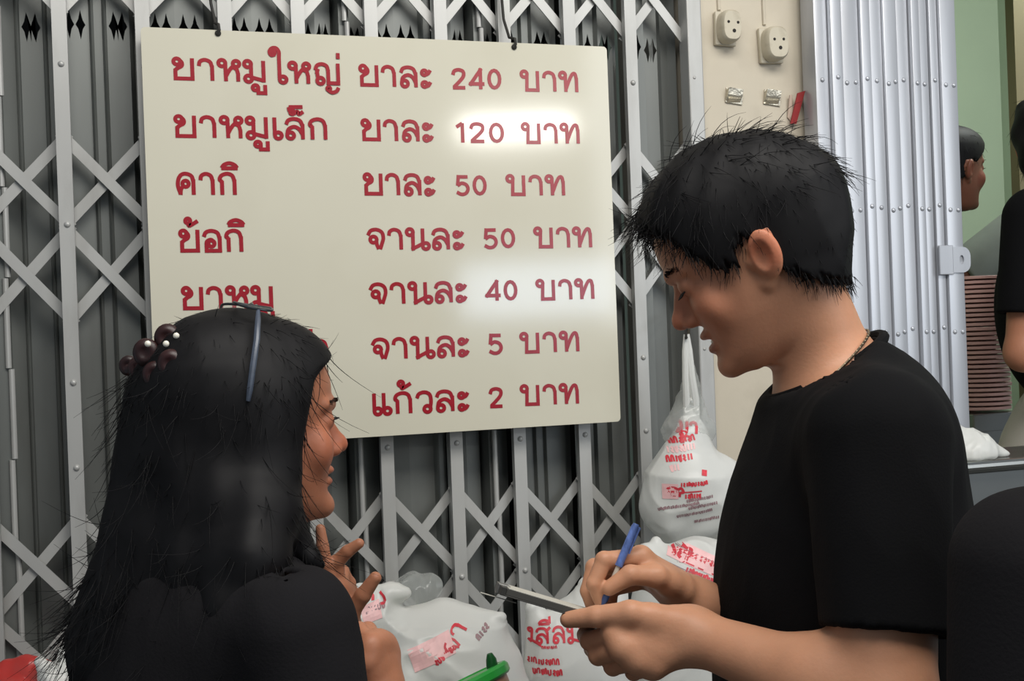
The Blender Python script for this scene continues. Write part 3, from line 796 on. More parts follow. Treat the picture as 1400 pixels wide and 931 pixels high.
def lower_body(parent, pel, fwd, top, mtr, hip=0.155, fl=0.0, skirt=False):
    """trousers and shoes from the waist down to the ground"""
    f = n3(np.array([fwd[0], fwd[1], 0])); r = np.cross(f, UP)
    pel = np.array(pel); g = lambda a, b, z: np.array([pel[0], pel[1], 0])+r*a+f*b+UP*z
    def F(p):
        Mx = np.stack([r, f, UP], 1)
        t = ell(p, g(0, 0, pel[2]-0.02), (hip+.02, .125, .15), Mx)
        for s in (-1, 1):
            leg = chain(p, [g(s*.085, 0, pel[2]-.06), g(s*.10, .015, .48), g(s*.105, -.02, .07)], [.088, .068, .058], 0.02)
            t = smin(t, leg, 0.03)
        t = smax(t, p[:, 2]-top, 0.005)
        return smax(t, 0.035-p[:, 2], 0.005)
    V, Q = mesh_sdf(F, g(-.32, -.22, 0)*np.array((1, 1, 0))-np.array((.15, .15, 0)), g(.32, .22, 0)*np.array((1, 1, 0))+np.array((.15, .15, top+.05)), 0.008) if False else \
        mesh_sdf(F, np.array([pel[0]-.32, pel[1]-.32, 0.0]), np.array([pel[0]+.32, pel[1]+.32, top+.05]), 0.008)
    arr_mesh('trousers', V, Q, mtr, parent)
    for s in (-1, 1):
        a = g(s*.105, -.05, .045); b2 = g(s*.125, .15, .035)
        def Fs(p):
            t = smin(cap(p, a, b2, .042, .038), cap(p, a, a+UP*.05, .04, .045), 0.02)
            return smax(t, 0.001-p[:, 2], 0.004)
        lo = np.minimum(a, b2)-.08; hi = np.maximum(a, b2)+.12; lo[2] = -.01
        V, Q = mesh_sdf(Fs, lo, hi, 0.006)
        arr_mesh('shoe', V, Q, M_shoe, parent)

# ---------------- the man writing the order
SK_M = (196, 143, 112)
d0 = 1.38
o_m = P(1021, 350, d0)
_f = n3(-RH*0.885+FH*0.13-UP*0.44)
M_m = frame(_f, UP); s_m = 1.04
hl = lambda x, y, z: o_m+M_m@(np.array((x, y, z))*s_m)          # head-local -> world
neck_top = hl(0, -.030, -.055)
neck_base = P(1142, 540, 1.40)
sh_n, sh_f = P(1200, 600, 1.225), P(1150, 590, 1.57)            # shoulders, near (left) and far (right)
el_n, wr_n = P(1213, 965, 1.15), P(944, 868, 1.285)
el_f, wr_f = P(1100, 935, 1.55), P(952, 826, 1.405)
TX = np.stack([RH, FH, UP], 1)
hn_f = [[P(842, 866, 1.270), P(806, 876, 1.300), P(800, 868, 1.325), P(806, 858, 1.345)],
        [P(852, 886, 1.262), P(818, 896, 1.295), P(810, 887, 1.325), P(818, 874, 1.348)],
        [P(870, 902, 1.262), P(838, 911, 1.298), P(830, 901, 1.330), P(838, 888, 1.350)],
        [P(893, 911, 1.266), P(866, 919, 1.300), P(858, 910, 1.328), P(864, 899, 1.345)]]
hn_t = [P(918, 850, 1.272), P(862, 838, 1.262), P(815, 843, 1.272), P(777, 847, 1.285)]
hf_f = [[P(876, 762, 1.372), P(826, 766, 1.352), P(812, 798, 1.345), P(820, 822, 1.348)],
        [P(874, 768, 1.396), P(813, 776, 1.382), P(804, 808, 1.372), P(811, 834, 1.370)],
        [P(880, 778, 1.418), P(818, 790, 1.412), P(816, 824, 1.402), P(830, 838, 1.392)],
        [P(890, 792, 1.436), P(836, 806, 1.434), P(834, 834, 1.424), P(850, 842, 1.412)]]
hf_t = [P(930, 806, 1.378), P(898, 788, 1.352), P(862, 786, 1.342), P(833, 804, 1.342)]
def man_arms(p):
    a = blend(0.02, cap(p, sh_n, el_n, .060, .047), cap(p, el_n, wr_n, .046, .0265))
    el_mid = el_n*0.72+wr_n*0.28
    a = smin(a, ell(p, el_mid, (.048,)*3), 0.03)
    a = smin(a, hand_sdf(p, wr_n, hn_f, hn_t, 1.04, .0265), 0.018)
    b = blend(0.02, cap(p, sh_f, el_f, .060, .046), cap(p, el_f, wr_f, .045, .0255))
    b = smin(b, hand_sdf(p, wr_f, hf_f, hf_t, 1.02, .0255), 0.018)
    return np.minimum(a, b)
tor = dict(ch=P(1160, 740, 1.40), be=P(1143, 890, 1.40), bk=P(1170, 600, 1.40), hip=P(1150, 1000, 1.40))
def man_torso(p, g=0.0):
    t = ell(p, tor['ch'], (.118+g, .165+g, .20+g), TX)
    t = smin(t, cap(p, sh_n*0.85+sh_f*0.15, sh_f*0.85+sh_n*0.15, .062+g), 0.05)
    t = smin(t, ell(p, tor['bk'], (.075+g, .12+g, .09+g), TX), 0.06)
    t = smin(t, ell(p, tor['be'], (.118+g, .15+g, .22+g), TX), 0.08)
    return smin(t, ell(p, tor['hip'], (.118+g, .155+g, .18+g), TX), 0.06)
def man_neck(p):
    return cap(p, neck_base, neck_top, .060, .054)
def man_body(p):
    h = near(p, o_m-.17, o_m+.17, lambda a: head_sdf((a-o_m)@M_m/s_m, False, 0.0035)*s_m, 0.04)
    t = smin(smin(man_torso(p), man_neck(p), 0.04), h, 0.018)
    t = smin(t, man_arms(p), 0.03)
    return smax(t, 0.98-p[:, 2], 0.01)
man = thing('person', 'man in a black t-shirt bent over a small pad, writing with a blue pen', 'person', (tor['hip'][0], tor['hip'][1], 0))
lo, hi = P(760, 931, 1.5), P(1330, 170, 1.5)
V, Q = mesh_sdf(man_body, (o_m[0]-.35, tor['ch'][1]-.36, 0.95), (tor['ch'][0]+.32, tor['ch'][1]+.32, 1.80), 0.0024)
man_V = V
arr_mesh('body', V, Q, M_skin, man, tint=head_tint(V, M_m, o_m, s_m, SK_M, (140, 84, 76), 0.3))
# hair
_hy = [-.13, -.10, -.05, -.022, -.006, .010, .018, .036, .060, .068, .088, .12]
_hz = [-.092, -.088, -.062, -.035, .014, .014, -.004, -.004, .032, .052, .078, .082]
def man_hair(p, lump=True):
    q = (p-o_m)@M_m/s_m
    th = 0.016+0.002*np.clip((q[:, 2]-.02)/.08, 0, 1)+0.013*np.clip(-(q[:, 1]+.02)/.06, 0, 1)*np.clip((.10-q[:, 2])/.06, 0, 1)-0.003*np.clip((q[:, 1]-.03)/.05, 0, 1)
    th = th*np.clip(1-(np.abs(q[:, 0])-.05)/.12, 0.6, 1)+0.0012*np.sin(q[:, 0]*120+q[:, 1]*50)*np.sin(q[:, 2]*70+q[:, 1]*90)
    f = smin(scalp(q, th), man_neck(p)/s_m-.009, 0.022)
    cut = np.interp(q[:, 1], _hy, _hz)+0.012*np.clip(1-np.abs(q[:, 0])/.05, 0, 1)*np.clip((q[:, 1]-.02)/.05, 0, 1)
    jag = 0.004*np.sin(q[:, 1]*420+q[:, 0]*300)+0.003*np.sin(q[:, 1]*910+1)
    return smax(f, cut+jag-q[:, 2], 0.010)*s_m
V, Q = mesh_sdf(man_hair, o_m-.2, o_m+.2, 0.003)
N = normals(V, Q)
def strands(V, N, M, o, s, crown, n, length, lift, rng, kdown=0.0, sel=None, curl=0.0, k=6, side=0.0):
    q = (V-o)@M/s
    ok = np.arange(len(V)) if sel is None else np.nonzero(sel(q))[0]
    ix = rng.choice(ok, n); p0 = V[ix]; nn = N[ix]; ql = q[ix]
    d = ql-np.array(crown); d = d@M.T
    d = d-nn*(d*nn).sum(1, keepdims=True); d /= np.maximum(np.linalg.norm(d, axis=1, keepdims=True), 1e-6)
    d = d+rng.normal(0, 0.35, d.shape); d -= UP*kdown
    d /= np.linalg.norm(d, axis=1, keepdims=True)
    ln = length*(0.5+rng.random(n))[:, None]; lf = lift*(0.2+rng.random(n)*1.4)[:, None]
    t = np.linspace(0, 1, k)
    cv = rng.normal(0, curl, (n, 3))
    return np.stack([p0-nn*0.004+d*ln*u+nn*ln*lf*(u-0.75*u*u)-UP*ln*0.25*u*u*(kdown+0.3)+cv*u*u for u in t], 1)
rg = np.random.default_rng(3)
top = strands(V, N, M_m, o_m, s_m, (0, -.03, .12), 1900, .030, 0.08, rg, 0.0, lambda q: (q[:, 2] > 0.03), 0.004)
spk = strands(V, N, M_m, o_m, s_m, (0, .03, .10), 170, .036, 0.55, rg, -0.10, lambda q: (q[:, 2] > 0.085), 0.006)
low = strands(V, N, M_m, o_m, s_m, (0, -.01, .15), 2600, .014, 0.02, rg, 0.9, lambda q: (q[:, 2] < 0.04), 0.002)
frg = strands(V, N, M_m, o_m, s_m, (0, -.02, .13), 200, .034, 0.40, rg, 0.05, lambda q: (q[:, 1] > 0.062) & (q[:, 2] > .055), 0.004)
V2, F2 = join([(V, Q)]+[tubes('hair', x, None, None, 0.00055) for x in (top, spk, low, frg)])
arr_mesh('hair', V2, F2, M_hair, man)
# brows, lashes, teeth
b = []
for s in (-1, 1):
    u = rg.random(90)
    base = np.stack([s*(.014+.034*u), .091-.016*u**2, .020+.004*np.sin(u*2.6)+rg.normal(0, .0016, 90)], 1)
    d = np.stack([np.full(90, s*.0075), np.full(90, .0008), .002*(1-1.6*u)], 1)
    b.append(np.stack([base+d*t for t in np.linspace(0, 1, 4)], 1))
ln = np.concatenate(b)*s_m@M_m.T+o_m
V, Q = tubes('eyebrow', ln, None, None, 0.0010); arr_mesh('eyebrow', V, Q, M_brow, man)
b = []
for s in (-1, 1):
    for u in np.linspace(-1, 1, 34):
        c = np.array((s*(.031+.013*u), .0858-.005*u*u, -.0035-.001*(1-u*u)))
        b.append(np.stack([c, c+np.array((s*.001*u, .003, -.0018)), c+np.array((s*.002*u, .006, -.0040))]))
V, Q = tubes('eyelash', np.array(b)*s_m@M_m.T+o_m, None, None, 0.0011); arr_mesh('eyelash', V, Q, M_hair, man)
M_tooth = mat('tooth', (225, 215, 200), 0.25)
b = MB(); b.tube([hl(x, .0795-.9*x*x/.02*.02-abs(x)*.25, -.0675) for x in np.linspace(-.016, .016, 9)], [.0012]+[.0026]*7+[.0012], 8)
b.build('teeth', M_tooth, man, smooth=True)
# t-shirt
hem_n = sh_n+(el_n-sh_n)*0.735; hem_f = sh_f+(el_f-sh_f)*0.72
ca, cb = P(1207, 452, 1.40), P(1046, 546, 1.40)
cn = n3(np.cross(cb-ca, FH)); cn = cn if cn[2] > 0 else -cn
def man_shirt_outer(p):
    t = man_torso(p, 0.014)
    an = n3(el_n-sh_n); af = n3(el_f-sh_f)
    sl = cap(p, sh_n, hem_n+an*.06, .072, .058)
    sl = smax(sl, (p-hem_n-an*0.0)@an+0.010*np.clip((p-hem_n)@RH*-3, -.4, .6), 0.004)
    sf = cap(p, sh_f, hem_f+af*.06, .072, .060)
    sf = smax(sf, (p-hem_f)@af, 0.004)
    t = smin(t, np.minimum(sl, sf), 0.025)
    t = smin(t, cap(p, neck_base-UP*.03, neck_base+(neck_top-neck_base)*0.55, .068, .063), 0.035)
    return t
def man_shirt(p):
    t = man_shirt_outer(p)
    t = smax(t, (p-ca)@cn, 0.006)
    inn = np.minimum(smin(man_torso(p, 0.004), man_neck(p)-.004, 0.03), man_arms(p)-0.004)
    t = smax(t, -inn, 0.002)
    return smax(t, 0.90-p[:, 2], 0.004)
def folds(V, N, amp, seed, s=7.0, stretch=(1.6, 1.6, 0.6)):
    a = pn(V, s, seed, stretch); b = pn(V, s*2.3, seed+9, stretch)
    return V+N*((1-2*np.abs(a))*0.6+(1-2*np.abs(b))*0.3)[:, None]*amp
V, Q = mesh_sdf(man_shirt, (tor['ch'][0]-.35, tor['ch'][1]-.36, 0.86), (tor['ch'][0]+.32, tor['ch'][1]+.36, 1.62), 0.0042)
N = normals(V, Q)
V = folds(V, N, 0.004, 3)
arr_mesh('t_shirt', V, Q, M_cloth, man)
# neck rib of the shirt
rib = []
for a in np.linspace(0, 2*math.pi, 49)[:-1]:
    e1 = n3(cb-ca); c0 = (ca+cb)/2
    rib.append(c0+e1*math.cos(a)*np.linalg.norm(cb-ca)*0.47+FH*math.sin(a)*.074-cn*0.003)
b = MB(); b.tube(rib, 0.0065, 8, closed=True); b.build('collar_rib', M_cloth, man, smooth=True)
lower_body(man, tor['hip']-UP*0.03, _f, 1.0, M_denim)
for fg, ot in ((hn_t, -CF*0.5+CU*0.7), (hf_t, -CF+CU*0.2), (hf_f[0], -CR-CF*0.3)):
    nail('finger_nail', fg[-1], fg[-2], ot, man)
# necklace
M_chain = mat('silver_chain', (104, 92, 76), 0.4, 0.9)
def on_surface(f, p, d, n=60, step=0.004):
    for i in range(n):
        v = f(p[None])[0]
        if abs(v) < 1e-4: break
        p = p-d*v*0.9
    return p
pts = []
for a in np.linspace(0, 2*math.pi, 65)[:-1]:
    c0 = P(1120, 502, 1.40); e1 = n3(P(1196, 432, 1.40)-P(1045, 560, 1.40))
    dr = e1*math.cos(a)+FH*math.sin(a)
    p = c0+dr*.09
    g = lambda q: smin(man_torso(q, 0.0), man_neck(q), 0.04)
    for i in range(30):
        v = g(p[None])[0]-0.002
        p = p-dr*v*0.9
    pts.append(p)
b = MB(); b.tube(pts, 0.0016, 6, closed=True)
for p in pts[::1]: b.dome(p, 0.0019, axis=(pts[0]-P(1120, 502, 1.4)), flat=1.0, n=6)
tag(b.build('necklace', M_chain, smooth=True), 'thin silver chain around the neck of the man in the black t-shirt', 'necklace')

# pad, slip and pen
M_cover = mat('pad_cover', (46, 45, 42), 0.45, var=0.15, scale=40)
M_page = mat('pad_pages', (62, 61, 57), 0.6, var=0.08, scale=200, stretch=(.1, .1, 30))
M_penb = mat('pen_barrel', (88, 112, 172), 0.35, var=0.45, scale=160, stretch=(1, 1, 0.4))
M_penc = mat('pen_clear', (196, 186, 172), 0.2)
M_pend = mat('pen_grip', (52, 72, 120), 0.4)
pc = P(688, 806, 1.280); pe = n3(P(860, 857, 1.285)-pc); pf = n3(P(685, 805, 1.38)-P(688, 812, 1.28)); pf = n3(pf-pe*np.dot(pf, pe)); pnm = np.cross(pe, pf); pnm = pnm if pnm[2] > 0 else -pnm
pad = thing('notepad', 'small dark notepad held in the hand of the man writing', 'notepad', pc)
MT = Matrix(((pe[0], pf[0], pnm[0], pc[0]), (pe[1], pf[1], pnm[1], pc[1]), (pe[2], pf[2], pnm[2], pc[2]), (0, 0, 0, 1)))
b = MB(); b.box((0, 0, -.0065), (.150, .095, -.0050), .0005, MT); b.box((-.002, 0.0, -.0065), (.004, .095, .0030), .0006, MT); b.build('cover', M_cover, pad)
b = MB(); b.box((.004, .002, -.0050), (.148, .093, .0020), .0005, MT); b.build('pages', M_page, pad)
M_sheet = mat('pad_sheet', (190, 188, 178), 0.6)
b = MB(); b.box((.006, .002, .0021), (.147, .093, .0030), .0002, MT); b.build('top_sheet', M_sheet, pad)
b = MB(); b.box((-.004, .030, -.0075), (.010, .064, .0042), .001, MT); b.build('metal_clip', M_rivet, pad)
b = MB(); b.box((-.020, .040, -.0125), (.022, .048, -.0118), 0, MT); b.build('paper_slip', M_sheet, pad)
pt, pb = P(870, 716, 1.352), P(823, 828, 1.342); ax = n3(pb-pt); Lp = np.linalg.norm(pb-pt)
pen = thing('pen', 'blue patterned ballpoint pen between the fingers of the writing man', 'pen', pb)
for nm, mm, pr in (('barrel', M_penb, [(0, 0), (.0035, .0), (.0046, .004), (.0046, Lp*.52), (0, Lp*.52)]),
                   ('refill_window', M_penc, [(0, Lp*.52), (.0030, Lp*.52), (.0030, Lp*.80), (0, Lp*.80)]),
                   ('grip', M_pend, [(0, Lp*.80), (.0044, Lp*.80), (.0042, Lp*.93), (.0016, Lp*.99), (.0008, Lp*1.05), (0, Lp*1.05)])):
    b = MB(); b.lathe(pr, pt, ax, 14); b.build(nm, mm, pen, smooth=True)
b = MB(); sd = n3(np.cross(ax, CF)); q = pt+sd*.0056
b.tube([pt+ax*.003+sd*.003, q+ax*.003, q+ax*.035], [.0014, .0014, .0010], 8); b.build('clip', M_penb, pen, smooth=True)
# ---------------- the woman with long hair, seen from behind
SK_W = (172, 116, 88)
o_w = P(347, 582, 1.28); s_w = 0.95
_a = math.radians(26)
M_w = frame(RH*math.cos(_a)+FH*math.sin(_a)+UP*0.02, UP)
wl = lambda x, y, z: o_w+M_w@(np.array((x, y, z))*s_w)
_t = math.radians(50); f_t = RH*math.cos(_t)+FH*math.sin(_t)
TW = frame(f_t, UP)
w_nb, w_nt = P(300, 800, 1.265), wl(0, -.030, -.055)
w_sr, w_sl = P(402, 858, 1.14), P(168, 866, 1.38)
w_er, w_wr = P(462, 1200, 1.13), P(520, 950, 1.285)
w_el, w_wl = P(330, 1150, 1.50), P(472, 884, 1.44)
w_ch, w_hp = P(290, 985, 1.26), P(290, 1150, 1.26)
wr_f = [[P(507, 882, 1.268), P(491, 862, 1.290), P(500, 868, 1.318), P(512, 880, 1.322)],
        [P(517, 879, 1.284), P(503, 862, 1.316), P(515, 872, 1.340), P(526, 886, 1.338)],
        [P(524, 882, 1.296), P(519, 877, 1.332), P(530, 893, 1.348), P(536, 904, 1.335)],
        [P(530, 894, 1.306), P(528, 889, 1.338), P(536, 902, 1.350), P(540, 912, 1.338)]]
wr_t = [P(508, 930, 1.275), P(500, 905, 1.262), P(503, 884, 1.285), P(513, 874, 1.302)]
wl_f = [[P(453, 806, 1.425), P(445, 772, 1.420), P(441, 747, 1.420), P(438, 723, 1.422)],
        [P(461, 802, 1.435), P(461, 768, 1.428), P(475, 754, 1.425), P(491, 743, 1.424)],
        [P(468, 808, 1.448), P(468, 782, 1.470), P(478, 797, 1.480), P(476, 814, 1.470)],
        [P(474, 818, 1.458), P(476, 797, 1.480), P(484, 810, 1.486), P(482, 824, 1.476)]]
wl_t = [P(470, 866, 1.430), P(478, 840, 1.425), P(496, 814, 1.420), P(513, 790, 1.418)]
def wom_torso(p, g=0.0):
    t = ell(p, w_ch, (.150+g, .105+g, .21+g), TW)
    t = smin(t, cap(p, w_sr*.85+w_sl*.15, w_sl*.85+w_sr*.15, .050+g), 0.05)
    t = smin(t, ell(p, P(300, 880, 1.25), (.10+g, .075+g, .10+g), TW), 0.05)
    return smin(t, ell(p, w_hp, (.160+g, .12+g, .20+g), TW), 0.07)
def wom_arms(p):
    a = smin(cap(p, w_sr, w_er, .048, .038), cap(p, w_er, w_wr, .040, .024), 0.015)
    a = smin(a, hand_sdf(p, w_wr, wr_f, wr_t, 0.92, .024), 0.016)
    b = smin(cap(p, w_sl, w_el, .048, .038), cap(p, w_el, w_wl, .040, .0225), 0.015)
    b = smin(b, hand_sdf(p, w_wl, wl_f, wl_t, 0.86, .0225), 0.014)
    return np.minimum(a, b)
def wom_body(p):
    h = near(p, o_w-.16, o_w+.16, lambda a: head_sdf((a-o_w)@M_w/s_w, True)*s_w, 0.04)
    t = smin(smin(wom_torso(p), cap(p, w_nb, w_nt, .052, .046), 0.04), h, 0.015)
    t = smin(t, wom_arms(p), 0.025)
    return smax(t, 0.86-p[:, 2], 0.01)
woman = thing('person', 'woman with long black hair in a charcoal top, gesturing with one hand raised', 'person', (w_hp[0], w_hp[1], 0))
V, Q = mesh_sdf(wom_body, (w_hp[0]-.36, w_hp[1]-.36, 0.84), (w_hp[0]+.36, w_hp[1]+.36, 1.60), 0.0024)
arr_mesh('body', V, Q, M_skin, woman, tint=head_tint(V, M_w, o_w, s_w, SK_W, (150, 84, 72), 0.2))
_wz = [-.20, -.10, -.07, -.04, -.01, .02, .05, .062, .075, .09, .2]
_wy = [-.024, -.020, -.006, .010, .026, .040, .055, .069, .092, .115, .3]
hb = [(P(262, 560, 1.285), .066), (P(252, 640, 1.275), .070), (P(240, 730, 1.265), .074), (P(218, 810, 1.262), .074), (P(185, 880, 1.262), .068), (P(172, 950, 1.262), .050)]
hs = [(wl(.050, -.005, .02), .040), (wl(.060, -.010, -.05), .040), (P(352, 700, 1.20), .042), (P(345, 765, 1.165), .036), (P(320, 830, 1.15), .028), (P(290, 890, 1.14), .016)]
hm = [(wl(.02, -.08, -.03), .035), (P(300, 690, 1.215), .046), (P(285, 770, 1.195), .042), (P(262, 850, 1.185), .034), (P(240, 910, 1.18), .02)]
ht = [(P(372, 700, 1.235), .030), (P(398, 742, 1.225), .020), (P(424, 763, 1.22), .011), (P(438, 772, 1.22), .006)]
def wom_hair(p, rag=True):
    q = (p-o_w)@M_w/s_w
    sk = scalp(q, 0.010+0.012*np.clip(-(q[:, 1]-.03)/.1, 0, 1)+0.003*np.clip(1-np.abs(q[:, 2])/.08, 0, 1), True)
    lim = np.interp(q[:, 2], _wz, _wy)
    sk = smax(sk, q[:, 1]-lim, 0.008)*s_w
    sk = smax(sk, -.13-q[:, 2], 0.02)
    b = chain(p, [x[0] for x in hb], [x[1] for x in hb], 0.02)
    s = chain(p, [x[0] for x in hs], [x[1] for x in hs], 0.01)
    m_ = chain(p, [x[0] for x in hm], [x[1] for x in hm], 0.01)
    s = smin(s, m_, .03)
    t = chain(p, [x[0] for x in ht], [x[1] for x in ht], 0.006)
    f = blend(0.035, sk, b, s)
    f = smin(f, t, 0.02)
    return f+0.0018*np.sin(p@(RH*150))*np.clip((1.5-p[:, 2])*3, 0, 1)
V, Q = mesh_sdf(wom_hair, o_w-np.array((.35, .3, .46)), o_w+np.array((.25, .3, .2)), 0.004)
N = normals(V, Q)
rg = np.random.default_rng(5)
def falling(V, N, n, length, rng, sel, k=9, out=0.25, flare=0.0):
    ix = rng.choice(np.nonzero(sel)[0], n); p0 = V[ix]; nn = N[ix]
    d = -np.tile(UP, (n, 1))+nn*0.0; d = d-nn*(d*nn).sum(1, keepdims=True)*0.9
    d += rng.normal(0, .05, d.shape); d /= np.linalg.norm(d, axis=1, keepdims=True)
    ln = length*(.5+rng.random(n))[:, None]
    sw = rng.normal(0, 1, (n, 3))*0.02
    return np.stack([p0-nn*.004+d*ln*u+nn*ln*out*(u-.8*u*u)+(nn*flare*ln)*u**2+sw*u*u for u in np.linspace(0, 1, k)], 1)
pxv, pyv = 700+FPX*((V-CAM)@CR)/((V-CAM)@CF), 465.5-FPX*((V-CAM)@CU)/((V-CAM)@CF)
parts = [(V, Q)]
parts.append(tubes('h', falling(V, N, 2200, .055, rg, pyv > 480, out=0.03), None, None, .0006))
parts.append(tubes('h', falling(V, N, 240, .045, rg, (pyv > 755) & (pyv < 860) & (pxv < 185), out=0.16, flare=0.28), None, None, .0006))
parts.append(tubes('h', falling(V, N, 40, .022, rg, (pyv > 735) & (pxv > 400), out=0.5, flare=0.4), None, None, .0005))
tp = strands(V, N, M_w, o_w, s_w, (0, -.02, .12), 900, .022, 0.08, rg, 0.1, lambda q: (q[:, 2] > 0.02) & (q[:, 1] < .055), 0.002)
fw = strands(V, N, M_w, o_w, s_w, (0, -.02, .13), 70, .022, 0.35, rg, -0.1, lambda q: (q[:, 2] > 0.06) & (q[:, 1] > 0.0), 0.006)
parts += [tubes('h', tp, None, None, .0005), tubes('h', fw, None, None, .00038)]
V2, F2 = join(parts)
arr_mesh('hair', V2, F2, M_hair, woman)
b = []
for s in (-1, 1):
    u = rg.random(70)
    base = np.stack([s*(.014+.034*u), .0925-.016*u**2, .021+.004*np.sin(u*2.6)+rg.normal(0, .0012, 70)], 1)
    d = np.stack([np.full(70, s*.0075), np.full(70, .0012), .002*(1-1.6*u)], 1)
    b.append(np.stack([base+d*t for t in np.linspace(0, 1, 4)], 1))
V, Q = tubes('eyebrow', np.concatenate(b)*s_w@M_w.T+o_w, None, None, 0.0006); arr_mesh('eyebrow', V, Q, M_brow, woman)
b = []
for s in (-1, 1):
    for u in np.linspace(-1, 1, 30):
        c = np.array((s*(.031+.013*u), .0862-.005*u*u, .002))
        b.append(np.stack([c, c+np.array((s*.001*u, .003, .0004)), c+np.array((s*.002*u, .006, .0016))]))
V, Q = tubes('eyelash', np.array(b)*s_w@M_w.T+o_w, None, None, 0.0006); arr_mesh('eyelash', V, Q, M_hair, woman)
hr = w_sr+(w_er-w_sr)*.80; hlft = w_sl+(w_el-w_sl)*.80
def wom_top(p):
    t = wom_torso(p, .013)
    for a, c, e in ((w_sr, hr, w_er), (w_sl, hlft, w_el)):
        ax_ = n3(e-a); sl = cap(p, a, c+ax_*.05, .060, .054)
        t = smin(t, smax(sl, (p-c)@ax_, .004), .02)
    t = smin(t, cap(p, w_nb-UP*.02, w_nb+(w_nt-w_nb)*.4, .062, .058), .04)
    t = smax(t, (p-P(300, 752, 1.26))@n3(np.array(UP)+f_t*-.15), .005)
    inn = np.minimum(wom_torso(p, .004), wom_arms(p)-.004)
    t = smax(t, -inn, .002)
    return smax(t, .80-p[:, 2], .004)
V, Q = mesh_sdf(wom_top, (w_hp[0]-.38, w_hp[1]-.38, 0.78), (w_hp[0]+.38, w_hp[1]+.38, 1.42), 0.0042)
V = folds(V, normals(V, Q), 0.004, 8)
arr_mesh('top', V, Q, M_cloth2, woman)
lower_body(woman, (w_hp[0], w_hp[1], 0.90), f_t, 0.92, M_denim, hip=.15)
b = MB(); ax_ = n3(wl_f[2][0]-w_wl); c0 = w_wl+ax_*.012; u_ = n3(np.cross(ax_, UP)); v_ = np.cross(ax_, u_)
b.tube([c0+(u_*math.cos(a)*.0245+v_*math.sin(a)*.0225) for a in np.linspace(0, 2*math.pi, 33)[:-1]], .0045, 8, closed=True)
b.build('wristband', M_hair, woman, smooth=True)
for fg, ot in ((wl_t, CR*0.7-CF*0.3+CU*.5), (wl_f[1], CU*.9-CF*.2), (wl_f[0], -CR*.6+CF*.5)):
    nail('finger_nail', fg[-1], fg[-2], ot, woman, .0058)
# spectacles pushed up on her hair
M_frame = mat('spectacle_frame', (38, 42, 46), 0.3)
M_temple = mat('spectacle_temple', (70, 78, 92), 0.35, var=.2, scale=90)
M_lens = mat('spectacle_lens', (200, 210, 205), 0.05, spec=.6, trans=.75)
gl = thing('spectacles', 'dark framed spectacles pushed up on the hair of the long-haired woman', 'glasses', wl(0, -.02, .13))
for s in (-1, 1):
    ring = []
    for a in np.linspace(0, 2*math.pi, 29)[:-1]:
        r_ = abs(math.cos(a))**.8*math.copysign(1, math.cos(a)); t_ = abs(math.sin(a))**.8*math.copysign(1, math.sin(a))
        ring.append(wl(s*.0335+.026*r_, -.001+.020*t_, .1375-.0035*r_*s-.004*t_-.002*abs(r_)))
    b = MB(); b.tube(ring, .0015, 7, closed=True); b.build('rim', M_frame, gl, smooth=True)
    b = MB(); b.poly(ring); b.build('lens', M_lens, gl)
    b = MB(); pts = [wl(s*.060, -.002, .130), wl(s*.072, -.006, .120), wl(s*.086, -.012, .098), wl(s*.097, -.020, .072), wl(s*.101, -.026, .046), wl(s*.099, -.028, .034)]
    b.tube(pts, [.0022, .0030, .0034, .0034, .0032, .0022], 8); b.build('temple_arm', M_temple, gl, smooth=True)
b = MB(); b.tube([wl(-.008, .004, .1385), wl(0, .006, .1405), wl(.008, .004, .1385)], .0016, 7); b.build('bridge', M_frame, gl, smooth=True)
# claw clip
M_clip = mat('tortoise_plastic', (40, 14, 14), 0.42, var=.5, scale=40)
M_gem = mat('clip_rhinestone', (235, 230, 215), 0.08, spec=.9)
ck = P(216, 488, 1.285)
clip = thing('hair_clip', 'dark red flower shaped claw clip with rhinestones at the back of the woman’s hair'.replace('’', "'"), 'hair clip', ck)
for px, py, dd, r in ((229, 462, 1.27, .0140), (200, 482, 1.265, .0140), (234, 497, 1.242, .0140), (190, 503, 1.29, .0120), (212, 512, 1.25, .0130), (176, 500, 1.31, .0105)):
    c = P(px, py, dd-.045)
    V, Q = mesh_sdf(lambda p: smax(ell(p, c, (r, r*.62, r*1.08), TX), -ell(p, c-FH*r*.75, (r*.55, r*.4, r*.55), TX), .003), c-r*1.4, c+r*1.4, .0016)
    arr_mesh('petal', V, Q, M_clip, clip)
b = MB()
for k in range(5):
    a0 = P(182+16*k, 508+2*(k % 2), 1.235); b.tube([a0, a0+np.array((.004, 0, -.016)), a0+np.array((.012, 0.006, -.030))], [.0035, .003, .0016], 8)
b.tube([P(176, 505, 1.255), P(215, 498, 1.225), P(252, 500, 1.195)], .006, 10)
b.build('claw', M_clip, clip, smooth=True)
for px, py, dd in ((202, 470, 1.250), (227, 470, 1.253), (241, 459, 1.258)):
    b = MB(); b.dome(P(px, py, dd-.052), .0034, axis=-CF, flat=.8, n=10); b.build('rhinestone', M_gem, clip, smooth=True)
